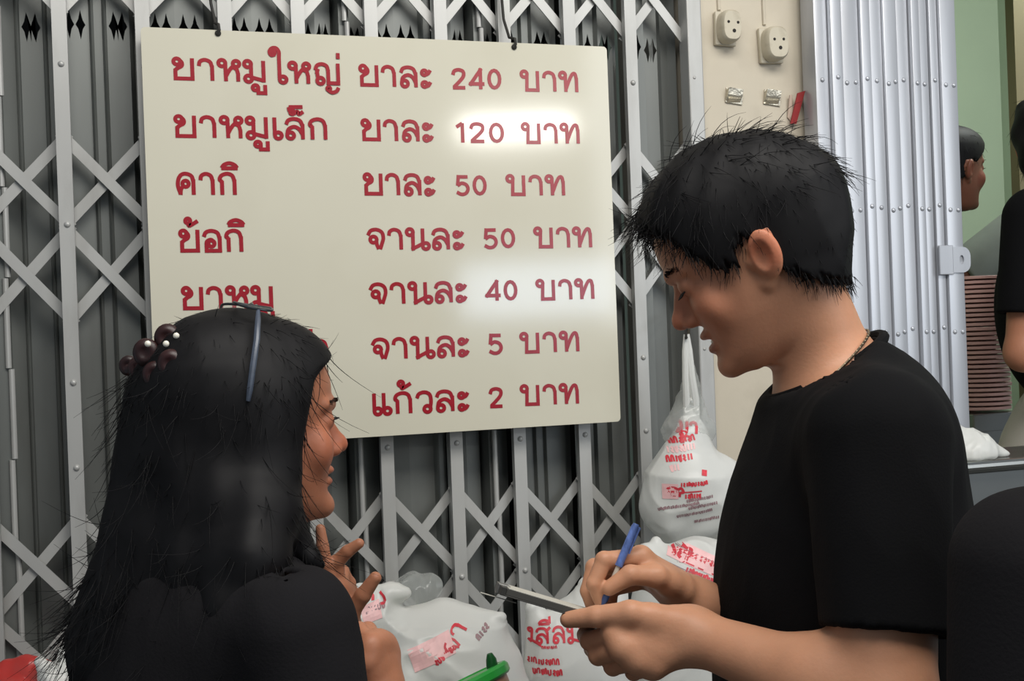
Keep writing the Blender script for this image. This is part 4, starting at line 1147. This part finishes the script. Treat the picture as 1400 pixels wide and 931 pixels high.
# ------------------------------------------------------------------ table, bags, basket
M_steel = mat('stainless_steel', (150, 152, 150), 0.28, 0.9, var=.08, scale=4, stretch=(1, 8, 1))
M_bag = mat('white_plastic_bag', (236, 237, 233), 0.32, var=.03, scale=10, spec=.45, trans=.06)
M_redbag = mat('red_plastic_bag', (206, 44, 36), 0.3, spec=.5, trans=.04)
M_clear = mat('clear_plastic', (206, 210, 206), 0.10, spec=.9, trans=.62)
M_print = mat('red_print', (205, 52, 66), 0.5, var=.2, scale=80)
M_pink = mat('pink_print', (238, 190, 190), 0.5, var=.1, scale=60)
M_grey = mat('grey_print', (150, 120, 124), 0.5, var=.2, scale=60)
M_gplast = mat('green_plastic', (44, 158, 62), 0.3, spec=.5)
M_gdark = mat('dark_green_plastic', (24, 88, 40), 0.35)
TZ = 0.80
tb = thing('steel_table', 'steel work table under the carrier bags in front of the gate', 'table', (0.42, 1.90, 0))
b = MB(); b.box((-0.42, 1.60, TZ-.03), (1.26, 2.145, TZ), .004); b.build('table_top', M_steel, tb)
for x in (-.36, 1.20):
    for y in (1.66, 2.09):
        b = MB(); b.tube([(x, y, 0), (x, y, TZ-.03)], .018, 12); b.build('leg', M_steel, tb, smooth=True)
b = MB(); b.box((-0.36, 1.655, .22), (1.20, 2.095, .235)); b.build('shelf', M_steel, tb)

def crumple(V, N, amp, seed, s=14):
    s = s*.62
    out = np.zeros(len(V))
    for i, v in enumerate(V):
        v1 = Vector(v*s)+Vector((seed, seed*2.1, -seed))
        w = noise.noise_vector(v1*0.7)
        a = noise.noise(v1+w*1.1); c = noise.noise((v1+w)*2.3+Vector((5, 1, 2)))
        out[i] = (1-3.2*abs(a)**.85)*.50+(1-2.4*abs(c))*.22
    return V+N*out[:, None]*amp
def make_bag(name, f, lo, hi, m, parent, h=.0035, amp=.006, seed=1, s=14):
    V, Q = mesh_sdf(f, lo, hi, h)
    V = crumple(V, normals(V, Q), amp, seed, s)
    return arr_mesh(name, V, Q, m, parent), V, Q
def bvh(V, Q): return BVHTree.FromPolygons([tuple(v) for v in V], [tuple(q) for q in Q])
def printed(name, strokes, pen, tree, A, eu, ev, m, parent, off=.0008, sub=.25):
    """lay pen strokes on a bag: plane at A with axes eu, ev (one unit = letter height), dropped on the surface"""
    A = np.array(A); eu = np.array(eu); ev = np.array(ev); dn = n3(np.cross(ev, eu))
    if dn@CF < 0: dn = -dn
    def mp(W):
        out = []
        for u, v in W:
            p = A+eu*u+ev*v-dn*.25
            hit = tree.ray_cast(Vector(p), Vector(dn), .7)
            if hit[0] is None: hit = tree.find_nearest(Vector(p+dn*.25))
            nn = hit[1] if hit[1].dot(Vector(dn)) < 0 else -hit[1]
            out.append(np.array(hit[0])+np.array(nn)*off)
        return np.array(out)
    V, Q = stroke_faces(strokes, pen, mp, sub)
    return arr_mesh(name, V, Q, m, parent, smooth=False)
def scribble(n, rng, x0=0.0, lean=0.0):            # small print too small to read
    st = []; x = x0
    for i in range(n):
        k = rng.integers(0, 4); w = .35+.25*rng.random()
        if k == 0: st.append(('s', _cat([(x, .1), (x+.05, .8), (x+w*.6, .9), (x+w*.8, .1)])))
        elif k == 1: st.append(('s', _cat([(x, .8), (x+.1, .1), (x+w*.7, .15), (x+w*.75, .9)])))
        elif k == 2: st.append(('s', _cat([(x+.1, .6), (x+.3, .8), (x+.3, .4), (x+.1, .3), (x+.4, .0)])))
        else: st.append(('l', [np.array((x+.1, .05)), np.array((x+.15, .9))])); w = .3
        x += w+.15
    return st
def rect(w, h, n=6): return [('l', [np.array((0, h*(j+.5)/n)), np.array((w, h*(j+.5)/n))]) for j in range(n)]
rp = np.random.default_rng(11)
def ctab(V): return V.min(0), V.max(0)

# bag hung on the gate
YH = 2.26
hb_ = thing('carrier_bag', 'white carrier bag with red print hung by its twisted handles on the gate', 'bag', P(945, 640, YH))
a0, a1, a2 = P(944, 562, YH), P(944, 655, YH), P(944, 690, YH)
def f(p):
    t = cap(p, a0, P(942, 648, YH), .006, .080)
    t = smin(t, ell(p, a2, (.100, .062, .070), TX), .03)
    t = smin(t, ell(p, P(985, 668, YH), (.052, .05, .062), TX), .03)
    return smin(t, ell(p, P(915, 712, YH-.02), (.03, .03, .035), TX), .02)
_, V, Q = make_bag('bag_body', f, P(944, 640, YH)-.2, P(944, 640, YH)+.22, M_bag, hb_, amp=.0075, seed=2, s=13)
tr_ = bvh(V, Q)
b = MB()
for k, (dx, w0) in enumerate(((-.004, .0060), (.004, .0075), (.001, .005))):
    pts = [P(938, 457, YH-.01), P(939, 480, YH-.01), P(941, 515, YH-.008), P(944, 545, YH-.004), P(945, 575, YH)]
    b.tube([p+RH*dx*(.4+i*.55)+FH*(k-1)*.004 for i, p in enumerate(pts)], [w0*.7, w0, w0*1.05, w0*1.2, w0*.9], 9)
b.build('twisted_handle', M_bag, hb_, smooth=True)
def f2(p): return smin(cap(p, P(944, 500, YH+.02), P(942, 590, YH+.015), .006, .042), ell(p, P(940, 585, YH+.01), (.052, .03, .028), TX), .02)
_, V3, Q3 = make_bag('clear_inner_bag', f2, P(942, 550, YH)-.12, P(942, 550, YH)+.12, M_clear, hb_, h=.003, amp=.006, seed=5, s=30)
eu, ev = RH, UP
def pr(parent, tree, px, py, d, hpx, strokes, pen, m, ang=0.0, nm='print'):
    h = hpx/FPX*d; c, s_ = math.cos(ang), math.sin(ang)
    return printed(nm, strokes, pen, tree, P(px, py, d-.10), (RH*c-UP*s_)*h, (RH*s_+UP*c)*h, m, parent)
pr(hb_, tr_, 930, 594, YH, 15, word_strokes('ญา')[:8], .26, M_print, .15)
for i, (px, py, n) in enumerate(((924, 612, 6), (920, 624, 8), (918, 637, 7), (922, 648, 3))):
    pr(hb_, tr_, px, py, YH, 9, scribble(n, rp), .26, M_print if i % 2 == 0 else M_pink, -.12)
pr(hb_, tr_, 910, 686, YH, 10, rect(2.0, 2.0, 5), .40, M_pink)
pig = [('s', _cat([(.1, .5), (.4, .9), (.9, .95), (1.3, .8), (1.6, .9), (1.8, .5), (1.5, .4), (1.4, .0)])), ('s', _cat([(.3, .6), (.5, .2), (.4, 0)])), ('l', [np.array((.6, .5)), np.array((1.4, .55))]), ('s', _cat([(.9, .4), (.8, .15), (1.0, 0)]))]
pr(hb_, tr_, 913, 683, YH, 13, pig, .26, M_print)
pr(hb_, tr_, 934, 668, YH, 6, scribble(10, rp), .30, M_print, -.05); pr(hb_, tr_, 934, 676, YH, 3, [('l', [np.array((0, 0)), np.array((9, .5))])], .6, M_print)
pr(hb_, tr_, 940, 685, YH, 7, scribble(6, rp), .30, M_print, -.05)
pr(hb_, tr_, 962, 652, YH, 7, rect(1, 1, 3), .4, M_print, .2)
for i, (px, py, n) in enumerate(((905, 703, 22), (930, 712, 20), (945, 700, 16), (942, 690, 14), (955, 720, 14))):
    pr(hb_, tr_, px, py, YH, 4.2, scribble(n, rp), .30, M_grey, -.16)
hk = MB(); g0 = G(938, 448, D-.02)
hk.tube([g0+np.array((0, .03, .03)), g0+np.array((.0, -.005, .028)), P(938, 450, YH-.03), P(938, 462, YH-.025), P(939, 460, YH+.005)], .003, 8)
tag(hk.build('wire_hook', M_wire, smooth=True), 'bent dark wire hook on the gate holding the hung carrier bag', 'hook')

def sit(f, lo_z=TZ): return lambda p: smax(f(p), lo_z+.010-p[:, 2], .01)
# bag standing below the hung one
d3 = 2.13
b3 = thing('carrier_bag', 'white carrier bag with slanted red print standing under the hung bag behind the writing hand', 'bag', (P(955, 860, d3)[0], P(955, 860, d3)[1], TZ))
def f(p):
    t = ell(p, P(955, 850, d3), (.125, .085, .145), TX)
    t = smin(t, cap(p, P(884, 760, d3-.01), P(930, 800, d3), .020, .05), .03)
    t = smin(t, cap(p, P(897, 740, d3), P(905, 775, d3), .009, .02), .015)
    t = smin(t, ell(p, P(960, 770, d3), (.07, .05, .04), TX), .03)
    return smin(t, ell(p, P(950, 950, d3), (.12, .085, .12), TX), .06)
c = P(955, 880, d3)
_, V, Q = make_bag('bag_body', sit(f), c-.26, c+.26, M_bag, b3, amp=.006, seed=8)
tr_ = bvh(V, Q); an = .42
pr(b3, tr_, 918, 768, d3, 24, rect(3.0, 1.0, 7), .15, M_pink, an)
pr(b3, tr_, 920, 764, d3, 17, pig, .26, M_print, an)
pr(b3, tr_, 947, 768, d3, 8, scribble(12, rp), .32, M_print, an); pr(b3, tr_, 943, 776, d3, 4, [('l', [np.array((0, 0)), np.array((15, 0))])], .5, M_print, an)
pr(b3, tr_, 942, 788, d3, 7, scribble(10, rp), .34, M_print, an)
pr(b3, tr_, 915, 748, d3, 5, [('l', [np.array((0, 0)), np.array((18, 0))])], .16, M_grey, an); pr(b3, tr_, 908, 772, d3, 5, [('l', [np.array((0, 0)), np.array((18, 0))])], .16, M_grey, an)
# the big slumped bag between the two people
d4 = 1.88
b4 = thing('carrier_bag', 'large slumped white carrier bag with a bunched knot on the table between the two people', 'bag', (P(590, 900, d4)[0], P(590, 900, d4)[1], TZ))
def f(p):
    t = ell(p, P(575, 935, d4), (.155, .11, .125), TX)
    t = smin(t, ell(p, P(500, 850, d4-.01), (.055, .05, .055), TX), .03)
    t = smin(t, ell(p, P(538, 812, d4-.01), (.030, .022, .016), TX), .012); t = smin(t, cap(p, P(505, 822, d4-.02), P(492, 806, d4-.02), .014, .004), .01)
    t = smin(t, cap(p, P(600, 845, d4+.02), P(668, 855, d4+.0), .022, .020), .03)
    t = smin(t, cap(p, P(660, 850, d4), P(684, 843, d4-.01), .014, .004), .015)
    t = smin(t, ell(p, P(650, 915, d4), (.058, .06, .07), TX), .04)
    return smin(t, ell(p, P(590, 990, d4), (.15, .10, .11), TX), .05)
c = P(580, 930, d4)
_, V, Q = make_bag('bag_body', sit(f), c-.27, c+.27, M_bag, b4, amp=.012, seed=14, s=15)
tr_ = bvh(V, Q)
pr(b4, tr_, 500, 838, d4, 20, [S((.3, .9), (.1, .7), (.3, .5), (.25, .2)), S((.8, .5), (1.0, .1), (.9, -.2), (.6, -.2))], .18, M_print, -.3)
pr(b4, tr_, 494, 862, d4, 18, rect(1.4, 1.2, 5), .28, M_pink, -.3); pr(b4, tr_, 496, 850, d4, 8, scribble(6, rp), .26, M_grey, -.3)
pr(b4, tr_, 622, 905, d4-.02, 20, word_strokes('จา'), .15, M_print, -1.1)
pr(b4, tr_, 596, 916, d4-.02, 8, scribble(7, rp), .28, M_print, -.6); pr(b4, tr_, 566, 924, d4-.02, 26, rect(2.2, 1.1, 6), .20, M_pink, -.35)
pr(b4, tr_, 655, 890, d4-.02, 9, scribble(4, rp), .25, M_grey, -.8)
# the bag with the big red word
d5 = 1.96
b5 = thing('carrier_bag', 'white carrier bag with a large red Thai word under the notepad', 'bag', (P(785, 900, d5)[0], P(785, 900, d5)[1], TZ))
def f(p):
    t = ell(p, P(790, 910, d5), (.080, .07, .11), TX)
    t = smin(t, cap(p, P(728, 832, d5-.03), P(760, 900, d5-.02), .012, .05), .03)
    t = smin(t, cap(p, P(800, 800, d5), P(800, 850, d5), .012, .045), .03)
    t = smin(t, cap(p, P(848, 770, d5+.02), P(830, 850, d5), .010, .04), .03)
    return smin(t, ell(p, P(790, 985, d5), (.10, .075, .11), TX), .05)
c = P(785, 900, d5)
_, V, Q = make_bag('bag_body', sit(f), c-.24, c+.24, M_bag, b5, amp=.006, seed=21)
tr_ = bvh(V, Q)
pr(b5, tr_, 716, 890, d5, 20, word_strokes('งสีลม'), .17, M_print, .0)
for px, py, n, m_ in ((742, 896, 9, M_print), (722, 918, 9, M_print), (730, 931, 8, M_print)): pr(b5, tr_, px, py, d5, 8 if n < 9 or py > 900 else 4, scribble(n, rp), .26, m_)
# small clear bag behind the big one
b6 = thing('clear_bag', 'small clear plastic bag puffed up behind the big slumped bag', 'bag', P(570, 805, 2.04))
def f(p): return smin(smin(ell(p, P(568, 812, 2.05), (.040, .035, .036), TX), cap(p, P(548, 806, 2.05), P(590, 800, 2.05), .014, .018), .02), smax(cap(p, P(570, 830, 2.05), P(572, 1040, 2.05), .028, .035), TZ+.002-p[:, 2], .004), .02)
c = P(568, 812, 2.05)
make_bag('bag_body', f, c-np.array((.09, .09, .32)), c+.09, M_clear, b6, h=.0022, amp=.0055, seed=31, s=38)
b = MB(); q = P(568, 812, 2.05); b.lathe([(0, q[2]*0), (.02, 0)], (q[0], q[1], TZ+.0), (0, 0, 1), 8)
b.bm.free()
# red bag and white bag at the left corner
d7 = 1.86
b7 = thing('carrier_bag', 'red plastic bag on the table at the left, beside a small white bag', 'bag', (P(36, 960, d7)[0], P(36, 960, d7)[1], TZ))
def f(p): return blend(.02, ell(p, P(18, 965, d7), (.056, .06, .058), TX), cap(p, P(8, 916, d7), P(36, 912, d7), .012, .010), cap(p, P(36, 912, d7), P(66, 914, d7), .010, .012), ell(p, P(12, 1010, d7), (.06, .07, .06), TX))
c = P(35, 960, d7); make_bag('bag_body', sit(f), c-.18, c+.18, M_redbag, b7, amp=.008, seed=41, s=22)
b8 = thing('carrier_bag', 'small white plastic bag on the table at the left, leaning on the red bag', 'bag', (P(95, 955, d7-.03)[0], P(95, 955, d7-.03)[1], TZ))
def f(p): return blend(.02, ell(p, P(100, 955, d7-.06), (.046, .05, .056), TX), cap(p, P(86, 890, d7-.05), P(100, 915, d7-.06), .006, .025), cap(p, P(56, 905, d7-.08), P(75, 930, d7-.08), .006, .02), ell(p, P(108, 1010, d7-.05), (.055, .06, .06), TX))
c = P(100, 955, d7-.06); make_bag('bag_body', sit(f), c-.18, c+.18, M_bag, b8, amp=.007, seed=47, s=20)
# tub with a green lid at the near edge of the table
M_tub = mat('tan_plastic', (150, 112, 84), 0.35, var=.08)
d9 = 1.66
lc = P(640, 941, d9)
tub = thing('plastic_tub', 'tub with a tilted green plastic lid in front of the big slumped bag', 'tub', (lc[0], lc[1], TZ))
axb = n3(UP*0.90+FH*.20+RH*-.40)
b = MB(); b.lathe([(0, -.004), (.062, -.004), (.0655, -.001), (.066, .008), (.063, .0125), (.056, .0135), (.054, .0115), (0, .0115)], lc, axb, 48); b.build('lid', M_gplast, tub, smooth=True)
bl = (lc[2]-TZ)/axb[2]-.030
b = MB(); b.lathe([(0, -bl), (.040, -bl), (.046, -bl+.006), (.058, -.006), (.058, -.004), (0, -.004)], lc, axb, 40); b.build('body', M_tub, tub, smooth=True)
q = P(673, 915, d9-.02); b = MB()
b.tube([q-UP*.006, q+UP*.004+FH*.001, q+UP*.014-RH*.001, q+UP*.022-RH*.003], [.0075, .0085, .0075, .004], 10); b.build('lid_tab', M_gdark, tub, smooth=True)
# ------------------------------------------------------------------ the stall seen through the opening
M_plate = mat('pink_plastic_plate', (206, 166, 160), 0.45, var=.06, scale=10)
M_apron = mat('white_apron', (196, 192, 184), 0.85, var=.05, scale=8)
M_greyc = mat('grey_green_cotton', (120, 128, 120), 0.9, var=.1, scale=9)
ct = thing('steel_counter', 'stainless steel stall counter with a rounded rim inside the shop opening', 'counter', (1.95, 1.88, 0))
CZ = 1.237
b = MB(); b.box((1.375, 1.775, 0.10), (2.45, 1.985, CZ-.012), .004); b.build('cabinet', M_steel, ct)
b = MB(); b.box((1.36, 1.760, CZ-.012), (2.47, 1.995, CZ), .004); b.build('counter_top', M_steel, ct)
b = MB(); b.tube([(1.36, 1.760, CZ), (2.47, 1.760, CZ)], .009, 10); b.build('rim', M_steel, ct, smooth=True)
for x in (1.42, 2.42):
    for y in (1.80, 1.95):
        b = MB(); b.tube([(x, y, 0), (x, y, .10)], .02, 10); b.build('foot', M_steel, ct, smooth=True)
# the shelf with the stacked plates
pd = 3.14; pcx = P(1337, 560, pd)
st = thing('steel_cabinet', 'plain steel cabinet under the tall stack of pink plates', 'cabinet', (pcx[0], pcx[1], 0))
b = MB(); b.box((pcx[0]-.082, pcx[1]-.082, 0.0), (pcx[0]+.082, pcx[1]+.082, pcx[2]-.004), .004); b.build('body', M_steel, st)
b = MB(); b.box((pcx[0]-.072, pcx[1]-.086, 0.05), (pcx[0]+.072, pcx[1]-.082, pcx[2]-.05), .001); b.build('door', M_steel, st)
ptop = P(1337, 378, pd)[2]; n = 29; pitch = (ptop-pcx[2])/n
prof = [(0, 0), (.050, 0), (.053, .0022), (.062, .0030), (.0835, .0030), (.0850, .0040), (.0850, .0104), (.0840, .0112), (.061, .0082), (.052, .0042), (0, .0034)]
b = MB(); b.lathe(prof, (0, 0, 0), (0, 0, 1), 40); pl = b.build('plate', M_plate, smooth=True)
for k in range(n):
    o = pl if k == 0 else pl.copy()
    if k: COL.objects.link(o)
    o.location = (pcx[0]+.0016*math.sin(k*2.7), pcx[1]+.0016*math.cos(k*1.9), pcx[2]+pitch*k)
    tag(o, ('topmost pink plastic plate of the tall stack beside the folded steel gate' if k == n-1 else
            'lowest pink plastic plate of the tall stack beside the folded steel gate' if k == 0 else
            'pink plastic plate inside the tall stack beside the folded steel gate'), 'plate', 'plates stacked in the shop')
# bag on the counter
d10 = 2.23
bc = thing('carrier_bag', 'crumpled white plastic bag lying on the steel stall counter', 'bag', (P(1330, 620, d10)[0], P(1330, 620, d10)[1]+.03, CZ))
def f(p): return smax(blend(.02, ell(p, P(1325, 618, d10), (.050, .05, .036), TX), cap(p, P(1303, 578, d10), P(1315, 612, d10), .008, .030), cap(p, P(1330, 606, d10), P(1388, 630, d10+.02), .022, .006)), CZ+.003-p[:, 2], .006)
c = P(1330, 610, d10); make_bag('bag_body', f, c-.14, c+.14, M_bag, bc, h=.003, amp=.005, seed=61, s=24)

def simple_person(nm, label, o, face, s, skin, tor_c, tor_r, tf, shoulders, arms, cloth, hairf, hem=.7, fem=False, fl_dark=M_denim, neck_r=.05, h=.005, sleeve=.058, legs=True, chest_dy=0.0):
    t = thing('person', label, 'person', (tor_c[0], tor_c[1], 0))
    M = frame(face, UP); T = frame(tf, UP)
    L = lambda x, y, z: o+M@(np.array((x, y, z))*s)
    nt = L(0, -.03, -.055); nb = (shoulders[0]+shoulders[1])/2+UP*.03
    hp = np.array([tor_c[0], tor_c[1], 0.98])
    def torso(p, g=0.0):
        f = ell(p, tor_c, np.array(tor_r)+g, T)
        f = smin(f, cap(p, *(shoulders[0]*.85+shoulders[1]*.15, shoulders[1]*.85+shoulders[0]*.15), .055+g), .06)
        f = smin(f, cap(p, nb-UP*.03, nb*.6+nt*.4, .07+g*.3, .045), .05)
        return smin(f, ell(p, hp, (.165+g, .115+g, .17+g), T), .08)
    def limbs(p):
        f = None
        for a in arms:
            g = smin(cap(p, a[0], a[1], .050, .040), cap(p, a[1], a[2], .040, .026), .02)
            hd = n3(a[2]-a[1]); sd = n3(np.cross(hd, UP)); w = a[2]
            fg = [[w+hd*.085+sd*x, w+hd*.120+sd*x*1.1-UP*.012, w+hd*.138+sd*x*1.1-UP*.03, w+hd*.145+sd*x*1.1-UP*.05] for x in (.030, .010, -.010, -.028)]
            th = [w+hd*.025+sd*.025, w+hd*.055+sd*.045-UP*.01, w+hd*.085+sd*.05-UP*.02, w+hd*.11+sd*.045-UP*.03]
            g = smin(g, hand_sdf(p, w, fg, th, .95, .024), .015)
            f = g if f is None else np.minimum(f, g)
        return f
    def body(p):
        f = near(p, o-.17*s, o+.17*s, lambda a: head_sdf((a-o)@M/s, fem)*s, .04)
        f = smin(smin(torso(p), cap(p, nb, nt, neck_r, neck_r*.9), .035), f, .015)
        return smax(smin(f, limbs(p), .03), .93-p[:, 2], .01)
    allp = np.array([o+UP*.16*s, o-UP*.15, tor_c+.2, tor_c-.2]+[q for a in arms for q in a])
    lo, hi = allp.min(0)-.22, allp.max(0)+.22; lo[2] = .90
    V, Q = mesh_sdf(body, lo, hi, h)
    arr_mesh('body', V, Q, M_skin, t, tint=head_tint(V, M, o, s, skin, tuple(np.array(skin)*np.array((.82, .66, .64))), .2))
    def shirt(p):
        f = torso(p, .014)
        for a in arms:
            e = a[0]+(a[1]-a[0])*hem; ax_ = n3(a[1]-a[0])
            f = smin(f, smax(cap(p, a[0], e+ax_*.05, sleeve+.006, sleeve), (p-e)@ax_, .004), .02)
        f = smax(f, -cap(p, nb+UP*.02+tf*.02, nt, neck_r+.016, neck_r+.016), .006)
        f = smax(f, p[:, 2]-nb[2]-.06, .006)
        return smax(smax(f, -np.minimum(torso(p, .004), limbs(p)-.004), .002), .88-p[:, 2], .004)
    V, Q = mesh_sdf(shirt, lo-np.array((0, 0, .05)), hi, h)
    arr_mesh('t_shirt', V, Q, cloth, t)
    V, Q = mesh_sdf(lambda p: hairf((p-o)@M/s)*s, o-.22*s, o+.22*s, .004)
    N = normals(V, Q)
    x = strands(V, N, M, o, s, (0, -.03, .12), 500, .025, .08, np.random.default_rng(2), .3, None, .002)
    V2, F2 = join([(V, Q), tubes('h', x, None, None, .0007)])
    arr_mesh('hair', V2, F2, M_hair, t)
    b = []
    for sg in (-1, 1):
        u = np.linspace(0, 1, 40)
        base = np.stack([sg*(.014+.034*u), .0915-.016*u**2, .020+.004*np.sin(u*2.6)], 1)
        b.append(np.stack([base+np.array((sg*.008, .001, 0))*k for k in np.linspace(0, 1, 3)], 1))
    V, Q = tubes('eyebrow', np.concatenate(b)*s@M.T+o, None, None, .0009); arr_mesh('eyebrow', V, Q, M_brow, t)
    b = []
    for sg in (-1, 1):
        for u in np.linspace(-1, 1, 24):
            c = np.array((sg*(.031+.013*u), .0862-.005*u*u, .000)); b.append(np.stack([c, c+np.array((0, .003, .0)), c+np.array((sg*.001*u, .006, .0006))]))
    V, Q = tubes('eyelash', np.array(b)*s@M.T+o, None, None, .0010); arr_mesh('eyelash', V, Q, M_hair, t)
    if legs: lower_body(t, (tor_c[0], tor_c[1], .95), tf, .98, fl_dark, hip=.145)
    return t
def hair_tied(q):
    f = scalp(q, np.full(len(q), .009))
    cut = np.interp(q[:, 1], [-.12, -.06, -.02, .0, .02, .05, .075, .1], [-.09, -.05, -.03, .02, .012, .04, .075, .085])
    f = smax(f, cut-q[:, 2], .008)
    return smin(f, ell(q, (0, -.125, .02), (.035, .035, .035)), .02)
def hair_cap(q):
    f = scalp(q, .014+.004*np.sin(q[:, 0]*70)*np.sin(q[:, 2]*80))
    cut = np.interp(q[:, 1], [-.12, -.06, .0, .03, .06, .09], [-.10, -.085, -.045, -.035, .03, .06])
    return smax(f, cut-q[:, 2], .01)
# helper in profile beyond the plates
dA = 3.74; oA = P(1301, 232, dA)
fA = RH*.90+FH*.42
sA = [P(1262, 372, dA-.12), P(1300, 368, dA+.16)]
simple_person('person', 'woman with tied-back dark hair in profile, seen past the folded steel gate', oA, fA, 1.11, (120, 78, 62),
              P(1278, 430, dA+.02), (.155, .10, .22), fA, sA,
              [(sA[0], P(1262, 500, dA-.14), P(1330, 560, dA-.10)), (sA[1], P(1300, 500, dA+.2), P(1345, 560, dA+.14))], M_cloth, hair_tied, fem=True)
# one in grey green behind the vendor
dC = 3.44; oC = P(1495, 235, dC+.05); fC = -RH*.55+FH*.2-UP*.1
sC = [P(1425, 292, dC-.02), P(1560, 322, dC+.12)]
simple_person('person', 'person in a grey-green shirt reaching past the vendor towards the plates', oC, fC, 1.0, (120, 82, 66),
              P(1500, 440, dC+.10), (.15, .10, .22), fC, sC,
              [(sC[0], P(1312, 378, dC-.06), P(1390, 470, dC-.02)), (sC[1], P(1570, 470, dC+.05), P(1520, 540, dC-.05))], M_greyc, hair_cap, hem=.99, sleeve=.066)
# vendor at the counter in black with a white apron
dB = 2.78; oB = P(1446, 200, dB+.02); fB = RH*.75+FH*.60-UP*.12
tB = n3(RH*.90+FH*.45)
sB = [P(1415, 298, dB-.15), P(1470, 296, dB+.15)]
pB = P(1456, 420, dB+.0)
v = simple_person('person', 'vendor in a black t-shirt and white apron cut off by the right edge', oB, fB, 1.02, (176, 120, 92),
              pB, (.165, .105, .23), np.array((tB[0], tB[1], 0)), sB,
              [(sB[0], P(1400, 482, dB-.16), P(1492, 508, dB-.18)), (sB[1], P(1462, 485, dB+.18), P(1530, 520, dB+.10))], M_cloth, hair_cap, hem=.72, sleeve=.064)
hpB = np.array([pB[0], pB[1], 1.0]); TB = frame(np.array((tB[0], tB[1], 0)), UP)
def fap(p):
    q = (p-hpB)@TB
    f = ell(p, hpB-UP*.12, (.222, .172, .50), TB)
    f = smax(f, -ell(p, hpB-UP*.12, (.206, .156, .50), TB), .001)
    f = smax(f, p[:, 2]-P(1440, 512, dB)[2], .003)
    return smax(f, .62-p[:, 2], .004)
V, Q = mesh_sdf(fap, hpB-np.array((.3, .3, .5)), hpB+np.array((.3, .3, .6)), .005)
V = crumple(V, normals(V, Q), .002, 71, 9)
arr_mesh('apron', V, Q, M_apron, v)
# dark shoulder of someone close by on the right
dE = .95; oE = P(1660, 330, dE); fE = FH*.9+RH*.3
sE = [P(1410, 775, dE), P(1800, 790, dE+.08)]
simple_person('person', 'person in a charcoal t-shirt standing close by, only one dark shoulder in view', oE, fE, 1.0, (176, 120, 92),
              P(1640, 960, dE+.08), (.17, .11, .22), FH, sE,
              [(sE[0], P(1398, 1210, dE-.02), P(1500, 1330, dE+.18)), (sE[1], P(1880, 1200, dE+.1), P(1780, 1330, dE+.25))], M_cloth2, hair_cap, sleeve=.058, hem=.72)
